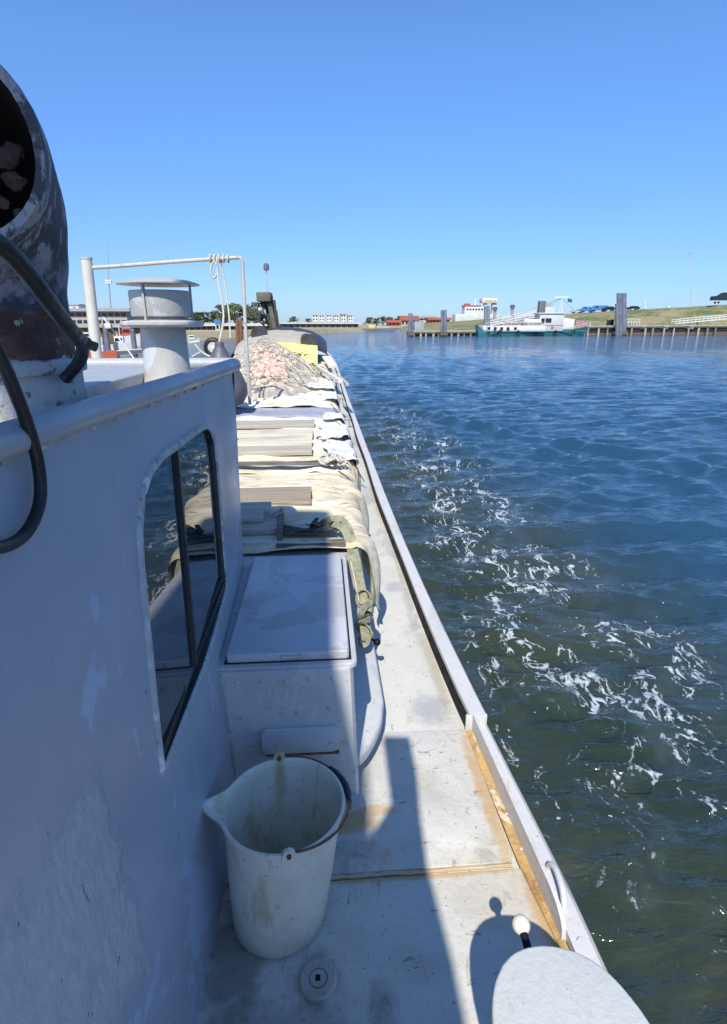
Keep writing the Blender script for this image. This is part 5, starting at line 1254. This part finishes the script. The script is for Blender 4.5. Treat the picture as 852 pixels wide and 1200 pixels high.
# ---- vehicles on the dike crest
def car_mesh(L, Hh, W, mt, kind='car'):
    b_ = B(); pr = {'car': [(0, .3), (0, .62), (.04, .68), (.22, .72), (.36, 1.0), (.74, 1.0), (.90, .74), (.98, .68), (1, .55), (1, .3)],
                   'van': [(0, .25), (0, .55), (.03, .62), (.12, .68), (.22, .98), (.30, 1), (.97, 1), (1, .95), (1, .25)]}[kind]
    f = b_.faces.new([b_.verts.new((x*L-L/2, -W/2, z*Hh)) for x, z in pr]); r = bmesh.ops.extrude_face_region(b_, geom=[f])
    bmesh.ops.translate(b_, verts=[v for v in r['geom'] if isinstance(v, bmesh.types.BMVert)], vec=(0, W, 0)); return b_
def vehicle(px, label, mt, kind, L, Hh, group='vehicles parked along the dike crest', dz=.0, dY=2, dpy=0):
    Yc, yc = crest(px); p = at(px, yc+dpy, Yc); p.y += dY; p.z += dz
    t = thing('parked_'+kind, label, kind, tuple(p), group)
    def put(name, b_, m_, par):
        bmesh.ops.translate(b_, verts=b_.verts, vec=p); return obj(name, b_, m_, par, smooth=20)
    bd = put('body', car_mesh(L, Hh, 1.8, mt, kind), mt, t)
    gb = B()
    if kind == 'car':
        for x0, x1 in ((-.12, .05), (.07, .22)): box(gb, (x0*L, -.93, .74*Hh), (x1*L, .93, .94*Hh))
    else: box(gb, (-.26*L, -.93, .66*Hh), (-.12*L, .93, .92*Hh))
    put('side_window', gb, M['glass'], bd)
    for s in (-.3, .3):
        for y0 in (-.95, .7):
            wb = B(); tube(wb, [(s*L, y0, .33), (s*L, y0+.25, .33)], .33, 14); put('wheel', wb, M['rubber'], t)
vehicle(690, 'blue van on the dike crest, leftmost of the blue pair', M['blue'], 'van', 5.2, 2.2)
vehicle(704, 'long blue van on the dike crest left of the tallest mooring dolphin', M['blue'], 'van', 6.5, 2.3)
vehicle(716, 'dark car parked close to the tallest mooring dolphin', M['carpaint'], 'car', 4.6, 1.7)
vehicle(678, 'silver car on the dike crest above the red container', M['silver'], 'car', 4.4, 1.5)
vehicle(745, 'low dark car on the dike crest between the tallest dolphin and the white post', M['carpaint'], 'car', 4.5, 1.3)
vehicle(852, 'large dark car on the dike top at the right edge of the photo', M['carpaint'], 'car', 9.5, 3.3, dz=.3, dY=1)
for px, yt, lab in ((755.5, 350, 'short thick white pole on the dike crest'), (783, 358.5, 'tiny white marker post on the dike crest between the pole and the lamp post')):
    Yc, yc = crest(px); bm = B(); a = at(px, yc+1, Yc); tube(bm, [a, at(px, yt, Yc)], .28, 8); tube(bm, [at(px, yc-1.5, Yc), at(px, yc-.4, Yc)], .5, 8); tag(obj('white_pole', bm, M['white'], None, tuple(a)), lab, 'pole')
Yc, yc = crest(810); a = at(810, yc+1, Yc); lp = thing('street_lamp', 'tall thin lamp post on the dike', 'street lamp', tuple(a))
bm = B(); tube(bm, [a, at(809.5, 298, Yc)], [.13, .07], 8); obj('pole', bm, M['offwhite'], lp)
bm = B(); obox(bm, at(809.5, 298, Yc), at(806.5, 297, Yc), .25, .15); obj('lamp_head', bm, M['grey'], lp)

# ------------------------------------------------------------------ trees
def tree_meshes(seed, mt):
    rnd = random.Random(seed); t = B(); tube(t, smooth_path([(0, 0, -.5), (.1, 0, 1.5), (.0, .1, 3.2), (.15, 0, 5)], 4), [.3-.015*i for i in range(13)], 8)
    for k in range(7):
        a = rnd.uniform(0, 6.28); h = rnd.uniform(1.8, 4.2); tube(t, [(0, 0, h), (1.1*math.cos(a), 1.1*math.sin(a), h+.9), (1.9*math.cos(a), 1.9*math.sin(a), h+1.9)], [.13, .08, .03], 6)
    c = B(); cl = [Vector((rnd.gauss(0, 1.3), rnd.gauss(0, 1.3), rnd.uniform(2.2, 6.8))) for _ in range(26)]
    for q in cl:
        q.x *= 1.15-abs(q.z-4.2)*.16; q.y *= 1.15-abs(q.z-4.2)*.16; r = rnd.uniform(.5, 1.05)
        for k in range(70):
            d = Vector((rnd.gauss(0, 1), rnd.gauss(0, 1), rnd.gauss(0, .8))).normalized()*r*rnd.uniform(.35, 1.05); p = q+d; s = rnd.uniform(.12, .26)
            u = Vector((rnd.gauss(0, 1), rnd.gauss(0, 1), rnd.gauss(0, 1))).normalized(); v = u.orthogonal().normalized()
            c.faces.new([c.verts.new(p+x) for x in (u*s, v*s*.7, -u*s, -v*s*.7)])
    return t, c
protos = []
for sd, mt in ((1, M['leaf1']), (2, M['leaf2'])):
    t, c = tree_meshes(sd, mt); e = thing('tree', 'x', 'tree', (0, 0, 0), 'trees on the far shore'); obj('trunk', t, M['bark'], e); obj('crown', c, mt, e, smooth=0); protos.append(e)
used = [False, False]
def tree(k, px, pyb, Y_, hpx, label):
    b_ = at(px, pyb, Y_); s = (hpx*Y_/640)/7.4
    o = protos[k] if not used[k] else copytree(protos[k]); used[k] = True
    o.location = b_; o.scale = (s*1.5, s*1.5, s); o.rotation_euler = (0, 0, random.uniform(0, 6.28)); o['label'] = label

# ------------------------------------------------------------------ LEFT / FAR SHORE
def bank(pts_, ptsc, name, label, mt, extra=200):
    """waterline points (px,py on the water) and crest (px,py,Y)"""
    b_ = B(); rows = []
    for (px, py), (cx2, cy2, Yc) in zip(pts_, ptsc):
        a = atz(px, py, WZ); a.z = WZ-.6; c = at(cx2, cy2, Yc); back = c+Vector((c.x*.2, extra, 0)); row = [a]+[a.lerp(c, s)+Vector((0, 0, .1*math.sin(s*9+px)+.6*s*(1-s))) for s in (.25, .5, .75)]+[c, back]
        rows.append([b_.verts.new(p) for p in row])
    for r0, r1 in zip(rows, rows[1:]):
        for j in range(len(r0)-1): b_.faces.new((r0[j], r1[j], r1[j+1], r0[j+1]))
    o = obj(name, b_, mt, None, (0, 0, 0), smooth=60); tag(o, label, 'bank', kind='structure')
bank([(-700, 402), (40, 401), (170, 400.5), (240, 399.5), (300, 395), (370, 391.5), (420, 389.2), (470, 386.6), (510, 385.5)],
     [(-700, 391, 110), (40, 390, 112), (170, 389.5, 116), (240, 389, 120), (300, 387, 140), (370, 385, 190), (420, 384, 240), (470, 382, 340), (510, 380.5, 430)], 'far_bank', 'straw-coloured far bank sloping into the water', M['sand'], 900)
# long low terminal building with white roof band
def block(name, label, cat, px0, py0, px1, py1, Y_, dep, mt, wins=None, roof=None, group=None, winmat=None, base=0):
    a = at(px0, py0, Y_); b2 = at(px1, py1, Y_); t = thing(name, label, cat, ((a.x+b2.x)/2, Y_, b2.z-base), group)
    b_ = B(); box(b_, (a.x, Y_, b2.z-base), (b2.x, Y_+dep, a.z)); wl = obj('wall', b_, mt, t)
    if roof:
        rm, ov, th = roof; b_ = B(); box(b_, (a.x-ov, Y_-ov, a.z), (b2.x+ov, Y_+dep+ov, a.z+th)); obj('roof', b_, rm, t)
    if wins:
        nx_, nz_, fx, fz = wins
        for j in range(nz_):
            for i in range(nx_):
                cx2 = lerp(a.x, b2.x, (i+.5)/nx_); cz2 = lerp(b2.z, a.z, (j+.55)/nz_); hw = (b2.x-a.x)/nx_*fx/2; hh = (a.z-b2.z)/nz_*fz/2
                b_ = B(); box(b_, (cx2-hw, Y_-.06, cz2-hh), (cx2+hw, Y_+.1, cz2+hh)); obj('window', b_, winmat or M['glass'], wl)
    return t
block('terminal_building', 'long low terminal building with white roof band on the far bank', 'building', 215, 382, 322, 388.5, 165, 12, M['brick'], (16, 1, .7, .6), (M['offwhite'], .8, .7))
block('terminal_building', 'low dark shed with pale roof band below the white apartment row', 'building', 324, 379.5, 420, 386.5, 260, 12, M['greyd'], (14, 1, .6, .6), (M['offwhite'], 1, .6))
for i in range(6):
    x0 = 366+i*8.4; block('apartment_block', 'white apartment block in the row above the far bank' if i else 'wider white apartment block at the left end of the row', 'building', x0, 369+.5*(i % 2), x0+(7 if i == 0 else 5.6), 379.5, 420, 14, M['white'], (2, 3, .5, .5), (M['redroof'] if i == 4 else M['offwhite'], .4, .5), 'row of white apartment blocks', base=4)
for px, lab in ((380, 'a'), (400, 'b')): pass
block('quay_house', 'red-roofed house on the far bank left of the low jetty, widest of them', 'building', 470, 375.5, 488, 382, 400, 12, M['conc'], (4, 1, .5, .5), (M['redroof'], 1, 3), 'red-roofed houses on the far bank', base=3)
block('quay_house', 'pale house with grey roof standing among the red-roofed houses', 'building', 492, 373, 510, 381, 420, 12, M['offwhite'], (4, 2, .5, .4), (M['grey'], 1, 1.5), 'red-roofed houses on the far bank', base=3)
block('quay_house', 'red-roofed house behind the middle dolphin of the low jetty', 'building', 503, 375, 527, 380.5, 390, 12, M['redp'], (6, 1, .5, .5), (M['redroof'], 1, 1.5), 'red-roofed houses on the far bank', base=3)
block('quay_house', 'small red-walled house left of the leftmost dolphin', 'building', 455, 378, 468, 383.5, 380, 10, M['redp'], (3, 1, .5, .5), (M['redroof'], 1, 1.5), 'red-roofed houses on the far bank', base=3)
# work boat moored in the middle distance
wb_ = thing('work_boat', 'dark work boat with yellowish superstructure moored far off in the middle', 'boat', tuple(atz(445, 388.6, WZ)))
Yw = atz(445, 388.6, WZ).y
def wbx(px0, py0, px1, py1, d0=0, dep=6):
    a = at(px0, py0, Yw+d0); b2 = at(px1, py1, Yw+d0); b_ = B(); box(b_, (a.x, Yw+d0, b2.z), (b2.x, Yw+d0+dep, a.z), .1); return b_
bm = B(); hl = [(424, 385.3), (427, 388.9), (462, 388.9), (470, 384.2)]
f = bm.faces.new([bm.verts.new(at(px, py, Yw)) for px, py in hl]); r = bmesh.ops.extrude_face_region(bm, geom=[f]); bmesh.ops.translate(bm, verts=[v for v in r['geom'] if isinstance(v, bmesh.types.BMVert)], vec=(0, 7, 0)); obj('hull', bm, M['greyd'], wb_)
obj('superstructure', wbx(432, 380.5, 440, 385.8, 1, 4), M['yell2'], wb_); obj('hold', wbx(441, 382.5, 458, 386, 1, 4), M['conc'], wb_); obj('mast', wbx(436, 376, 436.6, 381, 2, .5), M['grey'], wb_)
# trees
for i, (k, px, pyb, Y_, h) in enumerate([(0, 196, 384, 205, 15), (0, 206, 384, 212, 16), (1, 217, 384, 205, 15), (0, 228, 384, 200, 16), (0, 240, 385, 195, 17), (1, 252, 385, 200, 18), (0, 265, 385, 190, 24), (0, 276, 385, 195, 26), (1, 288, 385, 190, 24), (0, 299, 385, 200, 21)]):
    tree(k, px, pyb, Y_, h, ['leftmost tree right of the ventilator', 'dark round tree just right of the ventilator flange', 'pale tree beside the ventilator flange', 'dark tree between the ventilator and the hanging ropes', 'dark tree left of the hanging ropes', 'pale tree behind the hanging ropes', 'tall dark tree right of the hanging ropes', 'tallest dark tree left of the pipe frame upright', 'pale tall tree behind the pipe frame upright', 'dark tree between pipe frame and crane'][i])
for i, (k, px, pyb, Y_, h) in enumerate([(0, 344, 381, 400, 9), (1, 362, 381, 400, 7), (0, 433, 383, 400, 10), (0, 441, 383, 390, 9), (1, 449, 383, 400, 11), (0, 457, 383, 400, 10), (0, 464, 382, 400, 8), (0, 486, 381, 450, 9)]):
    tree(k, px, pyb, Y_, h, ['lone round tree left of the white apartment row', 'low pale bush at the left end of the apartment row', 'dark tree above the stern of the far work boat', 'dark tree above the yellow superstructure', 'pale tree above the middle of the far work boat', 'dark tree above the bow of the far work boat', 'small tree left of the red-roofed houses', 'tree behind the red-roofed houses'][i])
# small marker: blue-white boats before the terminal
def smallboat(label, px, py, Lpx, hullm, cabm, hpx, group='small boats in the left harbour', mastpx=0):
    p = atz(px, py, WZ); Y_ = p.y; k = Y_/627; L = Lpx*k; t = thing('small_boat', label, 'boat', tuple(p), group)
    b_ = B(); rows = []
    for i in range(9):
        s = i/8; x = p.x-L/2+L*s; w2 = .16*L*(1-max(0, (s-.55)/.45)**2)+.03; z1 = WZ+hpx*k*.5*(1+.35*s*s)
        rows.append([b_.verts.new((x, Y_+w2, z1)), b_.verts.new((x-.04*L*s, Y_+w2*.6, WZ-.2)), b_.verts.new((x-.04*L*s, Y_-w2*.6, WZ-.2)), b_.verts.new((x, Y_-w2, z1))])
    for a, c in zip(rows, rows[1:]):
        for j in range(4): b_.faces.new((a[j], a[(j+1) % 4], c[(j+1) % 4], c[j]))
    b_.faces.new(rows[0]); obj('hull', b_, hullm, t)
    z1 = WZ+hpx*k*.5; b_ = B(); box(b_, (p.x-.22*L, Y_-.09*L, z1-.05), (p.x+.14*L, Y_+.09*L, z1+hpx*k*.5), .05); cb = obj('cabin', b_, cabm, t)
    b_ = B(); box(b_, (p.x-.18*L, Y_-.10*L, z1+hpx*k*.22), (p.x+.10*L, Y_-.085*L, z1+hpx*k*.40)); obj('window', b_, M['glass'], cb)
    if mastpx:
        b_ = B(); tube(b_, [(p.x, Y_, z1), (p.x, Y_, z1+mastpx*k)], .05, 6); obj('mast', b_, M['white'], t)
# ------- left harbour: quay wall, building, piles, boats
def qp(px, py): return at(px, py, 100)
bm = B(); a = at(-500, 384, 100); b2 = at(176, 384.5, 100)
n = 260
top = []
for i in range(n+1):
    x = lerp(a.x, b2.x, i/n); dpt = (0, .35, .35, 0)[i % 4]; top.append((x, 100+dpt))
f_t = [bm.verts.new((x, y, a.z)) for x, y in top]; f_b = [bm.verts.new((x, y, WZ-.6)) for x, y in top]
for i in range(n): bm.faces.new((f_t[i], f_t[i+1], f_b[i+1], f_b[i]))
for i in range(1): bm.faces.new(f_t+[bm.verts.new((b2.x, 106, a.z)), bm.verts.new((a.x, 106, a.z))])
qw = obj('quay_wall', bm, M['sheet'], None, (a.x, 100, WZ), smooth=0); tag(qw, 'rusty brown sheet-pile quay wall left of the ventilator', 'quay wall')
bm = B(); obox(bm, (a.x, 99.9, a.z+.25), (b2.x, 99.9, a.z+.25), .9, .5); obj('capping_beam', bm, M['conc'], qw)
block('harbour_building', 'long grey two-storey harbour building with window bands behind the rusty quay wall', 'building', -160, 364.5, 150, 381.5, 104, 14, M['conc'], (40, 2, .75, .45), (M['grey'], .8, .5), base=2)
block('rooftop_unit', 'white box-like plant room rising above the harbour building', 'building', 60, 357.5, 93, 366, 116, 8, M['white'], (3, 1, .3, .3), (M['grey'], .2, .2), base=3)
ant = thing('radio_mast', 'slender lattice radio mast rising behind the harbour building', 'mast', tuple(at(129, 370, 125)))
bm = B(); tube(bm, [at(129.5, 370, 125)-Vector((0, 0, 3)), at(127.5, 330, 125)], .13, 6); tube(bm, [at(127.5, 330, 125), at(126, 278, 125)], [.08, .035], 6); obj('mast_pole', bm, M['grey'], ant)
bm = B()
for py in (329, 331.5): c = at(127.5, py, 125); box(bm, (c.x-.55, c.y-.3, c.z-.12), (c.x+.55, c.y+.3, c.z+.12))
for s in (-.6, .6): c = at(127.5, 330, 125); obox(bm, c+Vector((s, 0, -.5)), c+Vector((s, 0, .5)), .1, .1)
obj('antenna_array', bm, M['white'], ant)
for px, yt, lab in ((127.5, 379, 'grey mooring pile left of the pontoon boats'), (158.5, 385, 'grey mooring pile close to the ventilator flange')):
    p = atz(px, 414, WZ); Y_ = p.y; bm = B(); tp = at(px, yt, Y_); lathe(bm, (p.x, Y_, 0), [(.26, WZ-1), (.26, tp.z-.2), (.1, tp.z), (0, tp.z)], 14); tag(obj('mooring_pile', bm, M['pile'], None, (p.x, Y_, WZ)), lab, 'mooring pile', 'mooring piles in the left harbour')
smallboat('orange-hulled boat beside the cream mast post', 118, 421, 36, M['orange'], M['white'], 14)
smallboat('white motor boat moored between the two grey piles', 143, 413, 26, M['white'], M['white'], 16, mastpx=20)
smallboat('white boat with red cabin near the ventilator', 152, 405, 24, M['white'], M['redp'], 18)
smallboat('white cabin boat tucked in front of the rusty quay wall', 104, 406, 30, M['white'], M['offwhite'], 14)
smallboat('small pale boat farther along the far bank', 226, 401, 16, M['offwhite'], M['white'], 7)
bm = B(); a = atz(124, 419, WZ); b2 = atz(172, 415, WZ); obox(bm, a+Vector((0, 0, .35)), b2+Vector((0, 0, .35)), 1.4, .35); tag(obj('pontoon', bm, M['wood_l'], None, tuple(a)), 'pale floating pontoon in front of the white motor boat', 'pontoon')
bm = B(); Yq = 50
tube(bm, [at(110, 376, Yq), at(121, 372, Yq), at(160, 424, Yq)], .07, 8); tag(obj('davit_pole', bm, M['white'], None, tuple(at(160, 424, Yq))), 'white slanting davit pole in front of the harbour building', 'pole')
bm = B(); c = at(127, 382, 49.5); box(bm, (c.x-.25, c.y-.2, c.z-.2), (c.x+.25, c.y+.2, c.z+.2), .05); tag(obj('lamp_box', bm, M['white'], None, tuple(c)), 'white box on top of the left mooring pile', 'box')
block('blue_shed', 'small blue-and-white shed in front of the low terminal, between the ropes and the ventilator', 'building', 252, 379, 258, 388, 150, 4, M['offwhite'], (1, 1, .5, .5), (M['blue'], .2, .8))
